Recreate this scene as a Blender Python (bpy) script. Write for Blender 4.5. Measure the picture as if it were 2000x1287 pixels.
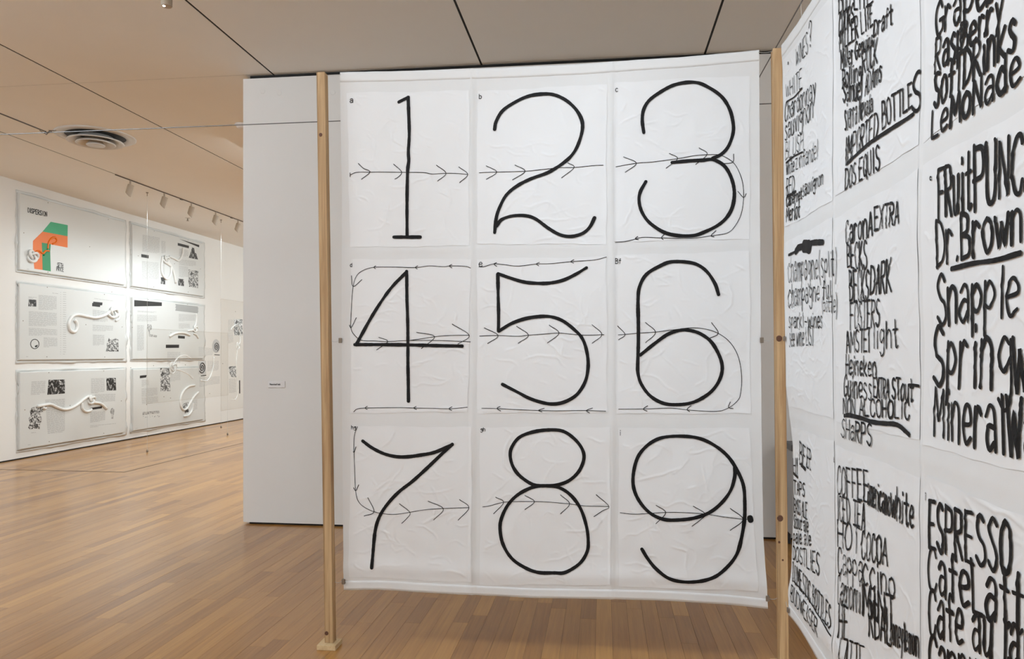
import bpy, math, random
import numpy as np
from mathutils import Vector
random.seed(7); rng = np.random.default_rng(11)
for o in list(bpy.data.objects): bpy.data.objects.remove(o)
S = bpy.context.scene
COL = S.collection

# ---------------------------------------------------------------- camera, world, exposure, lamps
F = 1444.0; HOR = 692.0; CAMZ = 1.5; YAW = math.atan(178.0/F)
cd = bpy.data.cameras.new('camera'); cam = bpy.data.objects.new('camera', cd); COL.objects.link(cam)
cam.location = (0, 0, CAMZ); cam.rotation_euler = (math.pi/2, 0, YAW)
cd.sensor_width = 36.0; cd.lens = F/2000*36.0; cd.shift_y = (HOR-643.5)/2000.0
cd.clip_start = 0.05; cd.clip_end = 100
S.camera = cam
S.view_settings.view_transform = 'Standard'; S.view_settings.look = 'None'
S.view_settings.exposure = 0.17; S.view_settings.gamma = 1.0; S.view_settings.use_curve_mapping = False
w = bpy.data.worlds.new('world'); S.world = w; w.use_nodes = True
w.node_tree.nodes['Background'].inputs[0].default_value = (1, .95, .9, 1)
w.node_tree.nodes['Background'].inputs[1].default_value = 0.05

def aim(o, tgt):
    d = Vector(tgt)-o.location
    o.rotation_euler = d.to_track_quat('-Z', 'Y').to_euler()
def spot(loc, tgt, power, angle, col=(1,.97,.93), blend=.6, rad=.06):
    l = bpy.data.lights.new('spot', 'SPOT'); l.energy = power; l.spot_size = math.radians(angle)
    l.spot_blend = blend; l.color = col; l.shadow_soft_size = rad
    o = bpy.data.objects.new('track_or_fill_spot', l); COL.objects.link(o); o.location = loc; aim(o, tgt); return o
def area(loc, tgt, power, sx, sy, col=(1,.96,.9)):
    l = bpy.data.lights.new('area', 'AREA'); l.energy = power; l.shape = 'RECTANGLE'; l.size = sx; l.size_y = sy; l.color = col
    o = bpy.data.objects.new('unseen_area_lamp', l); COL.objects.link(o); o.location = loc; aim(o, tgt); return o
XWALL = -8.27; COOL = (.84, .99, 1.13); WARM = (.89, .98, 1.0); TRK = (.88, .98, 1.02)
# track spots in front of the two hanging sheets (above the frame)
for x in (-1.25, -.35, .5): spot((x, 1.75, 3.88), (x*.9-.05, 3.68, 2.0), 27, 80, COOL, .9, .10)
for y in (.9, 2.3): spot((-1.5, y, 3.88), (.87, y+.25, 1.6), 84, 85, COOL, .9, .10)
# unseen area lamps added as fill, aimed at walls and partition, and down lights of the far room (hidden by the partition)
for x in (-5.5, -1.5, 2.5): area((x, -3.5, 3.92), (x, -5.0, 1.4), 150, 2.6, .5, COOL)
area((4.3, 0, 3.92), (5.6, 0, 1.6), 150, 2.0, .5, COOL)
area((-6.9, -1.0, 3.92), (-8.27, -1.0, 1.6), 100, 3.0, .5, COOL)
area((-5.2, 2.2, 3.92), (-2.7, 6.2, 1.7), 95, 1.6, .5, COOL)  # added fill lamp that brightens the partition
for y in (8.6, 12.0): area((-3.9, y, 3.9), (-4.6, y, 0), 160, 1.2, 2.4, WARM)
for y, p in ((14.2, 80), (17.6, 115)): area((-4.2, y, 3.9), (XWALL, y+.4, 1.3), p, .6, 2.4, WARM)  # added lamps turned to the left wall to brighten its far end

# ---------------------------------------------------------------- projection of photo pixels to planes of the room
CT, ST = math.cos(YAW), math.sin(YAW)
def ray(px, py):
    u = (np.asarray(px, float)-1000)/F; v = -(np.asarray(py, float)-HOR)/F
    return -ST+u*CT, CT+u*ST, v
def onY(px, py, Y):
    a, b, c = ray(px, py); d = Y/b; return a*d, CAMZ+c*d
def onX(px, py, X):
    a, b, c = ray(px, py); d = X/a; return b*d, CAMZ+c*d
def onZ(px, py, z):
    a, b, c = ray(px, py); d = (z-CAMZ)/c; return a*d, b*d

# ---------------------------------------------------------------- object helpers
WO = {}
def reg(o, parent, world):
    COL.objects.link(o); WO[o.name] = Vector(world)
    if parent: o.parent = parent; o.location = Vector(world)-WO[parent.name]
    else: o.location = world
    return o
def tag(o, label=None, cat=None, group=None, kind=None):
    if label: o['label'] = label
    if cat: o['category'] = cat
    if group: o['group'] = group
    if kind: o['kind'] = kind
    return o
def thing(name, loc, label, cat, group=None):
    o = bpy.data.objects.new(name, None); o.empty_display_size = .05
    reg(o, None, loc); return tag(o, label, cat, group)
def obj(name, V, Fc, mat, parent=None, smooth=False, base=False):
    """one mesh object from world-space vertices; origin at its centre (or base)"""
    V = np.asarray(V, float).reshape(-1, 3)
    lo, hi = V.min(0), V.max(0); c = (lo+hi)/2
    if base: c[2] = lo[2]
    me = bpy.data.meshes.new(name)
    if isinstance(Fc, np.ndarray):
        n, k = Fc.shape
        me.vertices.add(len(V)); me.vertices.foreach_set('co', (V-c).astype(np.float32).ravel())
        me.loops.add(n*k); me.loops.foreach_set('vertex_index', Fc.astype(np.int32).ravel())
        me.polygons.add(n); me.polygons.foreach_set('loop_start', np.arange(0, n*k, k, dtype=np.int32))
        me.update(calc_edges=True)
    else:
        me.from_pydata([tuple(p) for p in (V-c)], [], Fc); me.update()
    if smooth: me.polygons.foreach_set('use_smooth', np.ones(len(me.polygons), bool))
    me.materials.append(mat)
    return reg(bpy.data.objects.new(name, me), parent, tuple(c))
class MB:
    """collects boxes, tubes, sheets for one mesh object"""
    def __init__(s): s.v = []; s.f = []
    def add(s, V, Fc):
        n = len(s.v); s.v += [tuple(p) for p in V]; s.f += [tuple(i+n for i in f) for f in Fc]; return s
    def box(s, x0, x1, y0, y1, z0, z1, b=0.0):
        if b <= 0:
            V = [(x, y, z) for z in (z0, z1) for y in (y0, y1) for x in (x0, x1)]
            return s.add(V, [(0,2,3,1),(4,5,7,6),(0,1,5,4),(2,6,7,3),(0,4,6,2),(1,3,7,5)])
        # box with chamfered edges
        V = []; ids = {}
        for ix in (0, 1):
            for iy in (0, 1):
                for iz in (0, 1):
                    p = ((x0, x1)[ix], (y0, y1)[iy], (z0, z1)[iz]); sg = (1-2*ix, 1-2*iy, 1-2*iz)
                    for ax in range(3):
                        q = [p[i]+(0 if i == ax else sg[i]*b) for i in range(3)]
                        ids[(ix, iy, iz, ax)] = len(V); V.append(q)
        Fc = []
        for ax in range(3):
            o1, o2 = [(1, 2), (2, 0), (0, 1)][ax]
            for sd in (0, 1):
                q = []
                for (p, r) in ((0, 0), (1, 0), (1, 1), (0, 1)):
                    k = [0, 0, 0]; k[ax] = sd; k[o1] = p; k[o2] = r; q.append(ids[(k[0], k[1], k[2], ax)])
                Fc.append(tuple(q) if sd else tuple(q[::-1]))
            for p in (0, 1):
                for r in (0, 1):
                    k0 = [0, 0, 0]; k1 = [0, 0, 0]; k0[ax] = 0; k1[ax] = 1
                    for k in (k0, k1): k[o1] = p; k[o2] = r
                    Fc.append((ids[(*k0, o1)], ids[(*k1, o1)], ids[(*k1, o2)], ids[(*k0, o2)]))
        for ix in (0, 1):
            for iy in (0, 1):
                for iz in (0, 1): Fc.append(tuple(ids[(ix, iy, iz, a)] for a in range(3)))
        return s.add(V, Fc)
    def tube(s, pts, r, n=8, cap=True):
        P = [Vector(p) for p in pts]; m = len(P); R = r if hasattr(r, '__len__') else [r]*m
        V = []; Fc = []; prev = None
        for i in range(m):
            t = (P[min(i+1, m-1)]-P[max(i-1, 0)]); t.normalize()
            a = prev if prev is not None else (Vector((0, 0, 1)) if abs(t.z) < .9 else Vector((1, 0, 0)))
            n1 = (a-t*a.dot(t)); n1.normalize(); n2 = t.cross(n1); prev = n1
            for k in range(n):
                an = 2*math.pi*k/n; V.append(P[i]+(n1*math.cos(an)+n2*math.sin(an))*R[i])
        for i in range(m-1):
            for k in range(n):
                a, b = i*n+k, i*n+(k+1) % n; Fc.append((a, b, b+n, a+n))
        if cap: Fc += [tuple(range(n))[::-1], tuple(range((m-1)*n, m*n))]
        return s.add(V, Fc)
    def lathe(s, prof, c, n=32):
        V = []; Fc = []
        for r, z in prof:
            for k in range(n):
                a = 2*math.pi*k/n; V.append((c[0]+r*math.cos(a), c[1]+r*math.sin(a), c[2]+z))
        for i in range(len(prof)-1):
            for k in range(n):
                a, b = i*n+k, i*n+(k+1) % n; Fc.append((a, b, b+n, a+n))
        return s.add(V, Fc)
    def build(s, name, mat, parent=None, smooth=False, base=False):
        return obj(name, s.v, s.f, mat, parent, smooth, base)
def grid(name, P, mat, parent, smooth=True):
    n, m = P.shape[:2]; idx = np.arange(n*m).reshape(n, m)
    q = np.stack([idx[:-1, :-1], idx[:-1, 1:], idx[1:, 1:], idx[1:, :-1]], -1).reshape(-1, 4)
    return obj(name, P.reshape(-1, 3), q, mat, parent, smooth)

# ---------------------------------------------------------------- materials
def srgb(r, g, b):
    return tuple(((c/255+.055)/1.055)**2.4 if c > 10 else c/255/12.92 for c in (r, g, b))+(1,)
def mat(name, col, rough=.6, metal=0, noise=None, bump=None, spec=None, coord='Object'):
    m = bpy.data.materials.new(name); m.use_nodes = True; nt = m.node_tree; b = nt.nodes['Principled BSDF']
    b.inputs['Base Color'].default_value = col; b.inputs['Roughness'].default_value = rough; b.inputs['Metallic'].default_value = metal
    if spec is not None: b.inputs['Specular IOR Level'].default_value = spec
    if noise or bump: tc = nt.nodes.new('ShaderNodeTexCoord')
    if noise:   # (scale, amount)
        n = nt.nodes.new('ShaderNodeTexNoise'); n.inputs['Scale'].default_value = noise[0]; n.inputs['Detail'].default_value = 4
        nt.links.new(tc.outputs[coord], n.inputs['Vector'])
        mx = nt.nodes.new('ShaderNodeMix'); mx.data_type = 'RGBA'
        k = noise[1]
        mx.inputs[6].default_value = tuple(c*(1-k) for c in col[:3])+(1,); mx.inputs[7].default_value = tuple(min(1, c*(1+k)) for c in col[:3])+(1,)
        nt.links.new(n.outputs['Fac'], mx.inputs[0]); nt.links.new(mx.outputs[2], b.inputs['Base Color'])
    if bump:    # (scale, strength, distance)
        n = nt.nodes.new('ShaderNodeTexNoise'); n.inputs['Scale'].default_value = bump[0]; n.inputs['Detail'].default_value = 5
        nt.links.new(tc.outputs[coord], n.inputs['Vector'])
        bp = nt.nodes.new('ShaderNodeBump'); bp.inputs['Strength'].default_value = bump[1]; bp.inputs['Distance'].default_value = bump[2]
        nt.links.new(n.outputs['Fac'], bp.inputs['Height']); nt.links.new(bp.outputs[0], b.inputs['Normal'])
    return m
def wood_mat(name, dark, light, scale, rough, attr=None, coat=0.0, ring=None):
    """grain stretched along one axis; attr = per-plank tone"""
    m = bpy.data.materials.new(name); m.use_nodes = True; nt = m.node_tree; b = nt.nodes['Principled BSDF']; N = nt.nodes.new; L = nt.links.new
    g = N('ShaderNodeNewGeometry') if attr else N('ShaderNodeTexCoord')
    out = g.outputs['Position'] if attr else g.outputs['Object']
    mp = N('ShaderNodeMapping'); mp.inputs['Scale'].default_value = scale; L(out, mp.inputs['Vector'])
    n1 = N('ShaderNodeTexNoise'); n1.noise_dimensions = '4D' if attr else '3D'
    n1.inputs['Scale'].default_value = 1; n1.inputs['Detail'].default_value = 7; n1.inputs['Roughness'].default_value = .6; n1.inputs['Distortion'].default_value = .6
    L(mp.outputs[0], n1.inputs['Vector'])
    fac = n1.outputs['Fac']
    mr = N('ShaderNodeMapRange'); mr.inputs['From Min'].default_value = .3; mr.inputs['From Max'].default_value = .7; L(fac, mr.inputs['Value'])
    if attr:
        at = N('ShaderNodeAttribute'); at.attribute_name = attr
        mu = N('ShaderNodeMath'); mu.operation = 'MULTIPLY'; mu.inputs[1].default_value = 37.0; L(at.outputs['Fac'], mu.inputs[0]); L(mu.outputs[0], n1.inputs['W'])
        a1 = N('ShaderNodeMath'); a1.operation = 'MULTIPLY'; a1.inputs[1].default_value = .34; L(mr.outputs[0], a1.inputs[0])
        a2 = N('ShaderNodeMath'); a2.operation = 'MULTIPLY_ADD'; a2.inputs[1].default_value = .66; L(at.outputs['Fac'], a2.inputs[0]); L(a1.outputs[0], a2.inputs[2])
        fo = a2.outputs[0]
    else: fo = mr.outputs[0]
    mx = N('ShaderNodeMix'); mx.data_type = 'RGBA'; mx.inputs[6].default_value = dark; mx.inputs[7].default_value = light
    L(fo, mx.inputs[0]); L(mx.outputs[2], b.inputs['Base Color'])
    b.inputs['Roughness'].default_value = rough; b.inputs['Coat Weight'].default_value = coat; b.inputs['Coat Roughness'].default_value = .17
    bp = N('ShaderNodeBump'); bp.inputs['Strength'].default_value = .12; bp.inputs['Distance'].default_value = .001; L(n1.outputs['Fac'], bp.inputs['Height']); L(bp.outputs[0], b.inputs['Normal'])
    return m
def photo_mat(name, scale, thr, dark=(.02,.02,.02,1), light=(.7,.7,.69,1), soft=.08):
    """grainy black and white printed halftone image"""
    m = bpy.data.materials.new(name); m.use_nodes = True; nt = m.node_tree; b = nt.nodes['Principled BSDF']
    tc = nt.nodes.new('ShaderNodeTexCoord'); n = nt.nodes.new('ShaderNodeTexNoise'); n.inputs['Scale'].default_value = scale; n.inputs['Detail'].default_value = 6; n.inputs['Distortion'].default_value = 1.2
    r = nt.nodes.new('ShaderNodeValToRGB'); r.color_ramp.elements[0].position = thr-soft; r.color_ramp.elements[1].position = thr+soft
    r.color_ramp.elements[0].color = dark; r.color_ramp.elements[1].color = light
    nt.links.new(tc.outputs['Object'], n.inputs['Vector']); nt.links.new(n.outputs['Fac'], r.inputs[0]); nt.links.new(r.outputs[0], b.inputs['Base Color'])
    b.inputs['Roughness'].default_value = .4
    return m
M = {}
M['wall'] = mat('wall_paint', (.78,.76,.73,1), .75, noise=(3, .012), bump=(160, .03, .002))
M['wall_far'] = mat('wall_paint_warm', (.82,.81,.79,1), .75, noise=(3, .012))
M['ceil'] = mat('ceiling_paint', (.89,.875,.84,1), .8, noise=(2, .02))
M['dark'] = mat('shadow_gap_black', (.012,.011,.010,1), .8)
M['cloth'] = mat('white_sheet_cloth', (.80,.80,.795,1), .85, bump=(420, .10, .0015))
M['hem'] = mat('white_hem_cloth', (.82,.82,.815,1), .85, bump=(420, .10, .0015))
M['paper'] = mat('white_glued_paper', (.85,.853,.857,1), .6, noise=(5, .010), bump=(60, .06, .002))
M['ink'] = mat('black_brush_paint', (.009,.0085,.009,1), .62, noise=(18, .5), spec=.22)
M['inkthin'] = mat('black_marker_ink', (.012,.012,.012,1), .7, spec=.2)
M['floor'] = wood_mat('oak_strip_floor', srgb(130,80,32), srgb(206,152,78), (55, 2.2, 40), .34, 'tone', .5)
M['under'] = mat('subfloor_dark', (.035,.02,.012,1), .9)
M['pine'] = wood_mat('pine_lumber', srgb(150,112,70), srgb(216,184,140), (48, 48, 1.3), .55)
M['pine2'] = wood_mat('pine_block', srgb(205,175,130), srgb(228,203,160), (60, 9, 60), .6)
M['knot'] = mat('dark_wood_knot', srgb(96,62,44), .55, noise=(60, .35))
M['steel'] = mat('grey_steel_cable', (.16,.155,.15,1), .45, .6)
M['nylon'] = mat('clear_nylon_line', (.55,.55,.53,1), .3)
M['clip'] = mat('grey_metal_clip', srgb(135,122,108), .4, .4)
M['plastic'] = mat('white_vacuum_formed_plastic', (.69,.70,.69,1), .32, noise=(6, .01))
M['rope'] = mat('white_formed_rope', (.82,.82,.80,1), .3)
M['print'] = mat('black_print', (.014,.013,.013,1), .4)
M['grey'] = mat('grey_small_print', (.40,.40,.395,1), .6)
M['orange'] = mat('orange_print', srgb(230,112,8), .35, noise=(4, .05))
M['green'] = mat('green_print', srgb(0,136,80), .35, noise=(4, .08))
M['green2'] = mat('light_green_print', srgb(44,164,112), .35, noise=(4, .1))
M['photo'] = photo_mat('halftone_photo', 26, .5)
M['photodark'] = photo_mat('halftone_photo_dark', 15, .60)
M['photolight'] = photo_mat('halftone_photo_grey', 16, .46, (.13,.13,.13,1), (.62,.62,.61,1), .15)
M['lamp'] = mat('beige_lamp_housing', srgb(178,164,146), .45)
M['rail'] = mat('dark_track_rail', srgb(80,66,52), .5)
M['vent'] = mat('vent_enamel', (.62,.59,.55,1), .35)
M['ventdark'] = mat('vent_dark_interior', (.02,.018,.016,1), .6)
M['rackgrey'] = mat('dark_grey_plastic', (.10,.10,.105,1), .4)
M['rackblack'] = mat('black_plastic', (.012,.012,.014,1), .35)
M['rackside'] = mat('light_grey_metal_side', (.42,.42,.42,1), .4)
M['card'] = mat('white_card', (.80,.78,.77,1), .5)
m = bpy.data.materials.new('lit_lamp_face'); m.use_nodes = True
b = m.node_tree.nodes['Principled BSDF']; b.inputs['Emission Color'].default_value = (1,.95,.88,1); b.inputs['Emission Strength'].default_value = 12; M['glow'] = m
m = bpy.data.materials.new('clear_plastic_sheet'); m.use_nodes = True; nt = m.node_tree
for n in list(nt.nodes): nt.nodes.remove(n)
o_ = nt.nodes.new('ShaderNodeOutputMaterial'); t_ = nt.nodes.new('ShaderNodeBsdfTransparent'); t_.inputs[0].default_value = (.985,.98,.972,1)
g_ = nt.nodes.new('ShaderNodeBsdfGlossy'); g_.inputs['Roughness'].default_value = .08; x_ = nt.nodes.new('ShaderNodeMixShader'); x_.inputs[0].default_value = .03
nt.links.new(t_.outputs[0], x_.inputs[1]); nt.links.new(g_.outputs[0], x_.inputs[2]); nt.links.new(x_.outputs[0], o_.inputs[0]); M['clear'] = m

m = bpy.data.materials.new('clear_formed_rope'); m.use_nodes = True; nt = m.node_tree; b = nt.nodes['Principled BSDF']
b.inputs['Base Color'].default_value = (.86,.86,.84,1); b.inputs['Roughness'].default_value = .15; b.inputs['Alpha'].default_value = .5; M['ropeclear'] = m

# ---------------------------------------------------------------- the setting
CEIL = 3.97; XL = -8.27; YP = 6.2; XP = -3.16; XR = 5.6; YB = -5.0; YF = 20.0
def struct(name, mb, m): return tag(mb.build(name, m), kind='structure')
floor = struct('floor', MB().box(XL-.1, XR+.1, YB-.1, YF+.1, -.12, -.010), M['under'])
# planks
PW = .0885
planks = []
k = 0; x = XL
while x < XR:
    y = YB - rng.uniform(0, 1.2)
    while y < YF:
        L = float(rng.choice([.45, .7, .95, 1.2, 1.5, 1.9])*rng.uniform(.85, 1.15))
        t = float(np.clip(rng.normal(.5, .22), 0, 1))
        planks.append((x, min(x+PW, XR), max(y, YB), min(y+L, YF), t)); y += L
    x += PW
def plank_score(p):
    cx, cy = (p[0]+p[1])/2, (p[2]+p[3])/2
    vis = 0
    for yy in np.linspace(p[2], p[3], 6):
        d = yy*CT - cx*ST
        if d < 1: continue
        px = 1000+F*(cx*CT+yy*ST)/d; py = HOR+F*CAMZ/d
        if not (0 < px < 2000 and py < 1287): continue
        if yy > YP and cx/yy > XP/YP: continue
        if cx/yy > .25: continue
        if yy > 3.7 and -.37 < cx/yy and py < 1165: continue
        vis += (p[3]-p[2])/6*PW/d**3
    return vis
planks.sort(key=plank_score, reverse=True)
GAP = .0005
def plank_mb(mb, p, j):
    return mb.box(p[0]+GAP, p[1]-GAP, p[2]+GAP, p[3]-GAP, -.010, -j)
def set_tone(o, tones):
    a = o.data.attributes.new('tone', 'FLOAT', 'FACE'); a.data.foreach_set('value', np.asarray(tones, np.float32))
for i, p in enumerate(planks[:300]):
    o = plank_mb(MB(), p, rng.uniform(0, .0004)).build('plank', M['floor'], floor); set_tone(o, [p[4]]*6)
mb = MB(); tn = []
for p in planks[300:]:
    plank_mb(mb, p, .0002); tn += [p[4]]*6
o = mb.build('floor_planking', M['floor'], floor); set_tone(o, tn); tag(o, kind='stuff')
# thin dark floor inlay line in the far room
X1, Y1 = onZ(243, 922, 0); X0, Y0 = onZ(0, 916, 0); X2, Y2 = onZ(440, 874.5, 0)
mb = MB().box(XL+.02, X1+.008, Y1-.010, Y1+.010, 0, .0015); mb.box(X1-.008, X1+.008, Y1+.010, 17.5, 0, .0015)
struct('trim_1', mb, M['rail'])
# ceiling backing and panels
ceiling = struct('ceiling', MB().box(XL-.1, XR+.1, YB-.1, YF+.1, CEIL+.014, CEIL+.12), M['dark'])
JX = [XL, -6.64, -4.77, -2.89, -1.03, .83, 2.69, 4.55, XR]; g = .009
for i in range(len(JX)-1):
    for (y0, y1) in ((YB, -2.2), (-2.2, YP), (YP, 13.2), (13.2, YF)):
        e = .0025 if True else g
        MB().box(JX[i]+(g if i else 0), JX[i+1]-(g if i < len(JX)-2 else 0), y0+(e if y0 == YP else .0004), y1-(e if y1 == YP else .0004), CEIL, CEIL+.014).build('ceiling_panel', M['ceil'], ceiling)
for x in JX[1:-1]: MB().box(x-g+.0002, x+g-.0002, YB, YF, CEIL+.0025, CEIL+.0138).build('joint_shade_strip', M['dark'], ceiling)  # black strips stand in for the shade inside the open panel gaps
MB().box(XL, XP+.04, YP-.0023, YP+.0023, CEIL+.0012, CEIL+.0024).build('joint_shade_strip', M['dark'], ceiling)
# walls
struct('wall_left', MB().box(XL-.12, XL, YB, YF, .018, CEIL-.0), M['wall_far'])
struct('trim_2', MB().box(XL-.12, XL-.004, YB, YF, 0, .018), M['dark'])
struct('wall_right', MB().box(XR, XR+.12, YB, YF, 0, CEIL), M['wall'])
struct('wall_front', MB().box(XL-.12, XR+.12, YB-.12, YB, 0, CEIL), M['wall'])
struct('wall_far', MB().box(XL-.12, XR+.12, YF, YF+.12, 0, CEIL), M['wall_far'])
struct('wall_partition', MB().box(XP, XR, YP, YP+.35, .018, CEIL-.035), M['wall'])
struct('trim_3', MB().box(XP+.05, XR, YP+.02, YP+.33, 0, .018), M['dark'])
struct('trim_4', MB().box(XP+.05, XR, YP+.03, YP+.32, CEIL-.035, CEIL), M['dark'])
# ---------------------------------------------------------------- hanging sheets: curves and relief
def resample(P, step):
    P = np.asarray(P, float); d = np.r_[0, np.cumsum(np.hypot(*np.diff(P, axis=0).T))]
    n = max(2, int(math.ceil(d[-1]/step))+1); s = np.linspace(0, d[-1], n)
    return np.stack([np.interp(s, d, P[:, k]) for k in (0, 1)], 1)
def smooth_curve(P, sub=8):
    P = np.asarray(P, float)
    if len(P) < 3: return P
    cl = np.allclose(P[0], P[-1])
    Q = np.vstack([P[-2] if cl else 2*P[0]-P[1], P, P[1] if cl else 2*P[-1]-P[-2]]); out = []
    for i in range(1, len(Q)-2):
        t = np.linspace(0, 1, sub, endpoint=False)[:, None]; a, b, c, d = Q[i-1], Q[i], Q[i+1], Q[i+2]
        out.append(.5*((2*b)+(-a+c)*t+(2*a-5*b+4*c-d)*t*t+(-a+3*b-3*c+d)*t**3))
    return np.vstack(out+[P[-1:]])
class Relief:
    """height field of soft folds and paper creases, 4 mm grid"""
    def __init__(s, u0, u1, v0, v1, h=.004):
        s.u0, s.v0, s.h = u0, v0, h; s.nu = int((u1-u0)/h)+2; s.nv = int((v1-v0)/h)+2
        s.H = np.zeros((s.nu, s.nv)); s.U = u0+np.arange(s.nu)*h; s.V = v0+np.arange(s.nv)*h
    def crease(s, pts, amp, sig=.0034):
        C = np.zeros((0, 2)); P = resample(pts, .003); n = len(P); r = 3
        for i, (u, v) in enumerate(P):
            a = amp*min(1, 4*i/n+.15, 4*(n-1-i)/n+.15)
            iu, iv = int(round((u-s.u0)/s.h)), int(round((v-s.v0)/s.h))
            if iu < r or iv < r or iu >= s.nu-r or iv >= s.nv-r: continue
            uu = s.U[iu-r:iu+r+1, None]-u; vv = s.V[None, iv-r:iv+r+1]-v
            g = a*np.exp(-(uu*uu+vv*vv)/(2*sig*sig)); W = s.C[iu-r:iu+r+1, iv-r:iv+r+1]; np.maximum(W, g, out=W)
    def creases(s, boxes, n, amp):
        s.C = np.zeros_like(s.H)
        for (a0, a1, b0, b1) in boxes:
            for _ in range(n):
                u, v = rng.uniform(a0, a1), rng.uniform(b0, b1); th = rng.normal(0, .35) if rng.random() < .8 else rng.uniform(0, math.pi)
                if rng.random() < .5: th += math.pi
                L = rng.choice([.04, .06, .09, .14, .24]); P = [(u, v)]; k = rng.normal(0, 3)
                for _s in range(int(L/.012)+1):
                    th += k*.012+rng.normal(0, .22); u += .012*math.cos(th); v += .012*math.sin(th)
                    if not (a0 < u < a1 and b0 < v < b1): break
                    P.append((u, v))
                if len(P) > 2: s.crease(P, amp*rng.uniform(.35, 1.0))
        s.H += s.C
    def at(s, u, v):
        u = np.asarray(u, float); v = np.asarray(v, float)
        fu = np.clip((u-s.u0)/s.h, 0, s.nu-1.001); fv = np.clip((v-s.v0)/s.h, 0, s.nv-1.001)
        i = fu.astype(int); j = fv.astype(int); a = fu-i; b = fv-j; H = s.H
        return (H[i, j]*(1-a)+H[i+1, j]*a)*(1-b)+(H[i, j+1]*(1-a)+H[i+1, j+1]*a)*b
class Ink:
    def __init__(s, surf, off): s.surf = surf; s.off = off; s.v = []; s.f = []; s.n = 0
    def stroke(s, P, wdt, curve=True, cross=4, step=.006, rough=.06, mx=1.0):
        """flat painted stroke following the sheet; mx stretches width along u"""
        P = np.asarray(P, float)
        if curve: P = smooth_curve(P)
        step = max(step, wdt*.25)
        P = resample(P, step); n = len(P)
        T = np.gradient(P, axis=0); T /= np.maximum(np.hypot(T[:, 0], T[:, 1])[:, None], 1e-9)
        W = np.full(n, wdt/2)*(1+rough*np.convolve(rng.normal(0, 1, n+6), np.ones(7)/7**.5, 'valid'))
        # round ends
        e = wdt/2; ts = np.array([.95, .75, .45]); ws = np.sqrt(1-ts**2)
        Pa = P[0]-T[0]*(ts*e)[:, None]; Pb = P[-1]+T[-1]*(ts[::-1]*e)[:, None]
        P = np.vstack([Pa, P, Pb]); T = np.vstack([np.repeat(T[:1], 3, 0), T, np.repeat(T[-1:], 3, 0)]); W = np.r_[ws*W[0], W, ws[::-1]*W[-1]]
        N = np.stack([-T[:, 1], T[:, 0]], 1); c = np.linspace(-1, 1, cross+1)
        G = P[:, None, :]+N[:, None, :]*(W[:, None]*c[None])[:, :, None]
        x, y, z = s.surf(G[..., 0], G[..., 1], s.off); V = np.stack([x, y, z], -1).reshape(-1, 3)
        m = len(P); k = cross+1; idx = np.arange(m*k).reshape(m, k)+s.n
        s.f.append(np.stack([idx[:-1, :-1], idx[1:, :-1], idx[1:, 1:], idx[:-1, 1:]], -1).reshape(-1, 4)); s.v.append(V); s.n += m*k
    def build(s, name, mt, parent): return obj(name, np.vstack(s.v), np.vstack(s.f), mt, parent, True)

YS = 3.68                                   # plane of the numeral sheet
RF = Relief(-1.40, .86, .20, 3.02)
RR = Relief(1.30, 3.66, .20, 3.02)
def surf_f(u, v, off): return np.asarray(u, float), YS-RF.at(u, v)-off, np.asarray(v, float)
def pxf(px, py): return onY(px, py, YS)
def ptsf(C, pts):
    P = np.array(pts, float); a, b = pxf(C[0]+P[:, 0]*C[2], C[1]+P[:, 1]*C[2]); return np.stack([a, b], 1)
EZ = np.array([.20, .27, .52, .60, .82, 1.08, 1.18, 1.35, 1.52, 2.2, 2.6, 3.0])
EX = np.array([.857, .857, .872, .874, .883, .8806, .8716, .8485, .8436, .8414, .835, .826])
def Xs(Y, z):
    e = np.interp(z, EZ, EX)-.87; t = np.clip((np.asarray(Y)-2.6)/.98, 0, 1.1)
    return .87+e*t**1.5
def surf_r(a, v, off): return Xs(a, v)-RR.at(a, v)-off, np.asarray(a, float), np.asarray(v, float)
def pxr(px, py):
    a, b, c = ray(px, py); X = .87
    for _ in range(25):
        d = X/a; Y = np.minimum(b*d, 3.60); z = CAMZ+c*d; X = .5*X+.5*Xs(Y, z)
    return np.minimum(b*X/a, 3.588), CAMZ+c*X/a
def ptsr(C, pts):
    P = np.array(pts, float); a, b = pxr(C[0]+P[:, 0]*C[2], C[1]+P[:, 1]*C[2]); return np.stack([a, b], 1)

# page corners in the photograph (top left, top right, bottom right, bottom left)
PGF = [[(678,182),(917,177),(916,480),(683,483)], [(932,178),(1185,164),(1184,477),(932,477)], [(1199,162),(1464,147),(1464,466),(1199,472)],
       [(685,506),(920,506),(913,804),(685,807)], [(932,506),(1184,501),(1186,806),(932,807)], [(1201,499),(1464,490),(1466,808),(1203,808)],
       [(686,832),(921,834),(921,1137),(681,1126)], [(937,834),(1191,834),(1193,1142),(938,1142)], [(1208,836),(1464,836),(1480,1154),(1208,1146)]]
QF = [np.stack(pxf(*np.array(q, float).T), 1) for q in PGF]
ca = [3.565, 2.925, 2.900, 2.170, 2.145, 1.40]     # page columns of the lettered sheet, along the room
cz = [2.86, 2.085, 2.015, 1.255, 1.165, .36]
QR = []
for r in range(3):
    for c in range(3):
        a0, a1, z1, z0 = ca[2*c], ca[2*c+1], cz[2*r], cz[2*r+1]
        QR.append(np.array([(a0, z1), (a1, z1), (a1, z0), (a0, z0)])+rng.uniform(-.006, .006, (4, 2))*np.array([0 if c == 0 else 1, 1]))
def bounds(q, i=.012): return (q[:, 0].min()+i, q[:, 0].max()-i, q[:, 1].min()+i, q[:, 1].max()-i)
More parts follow.
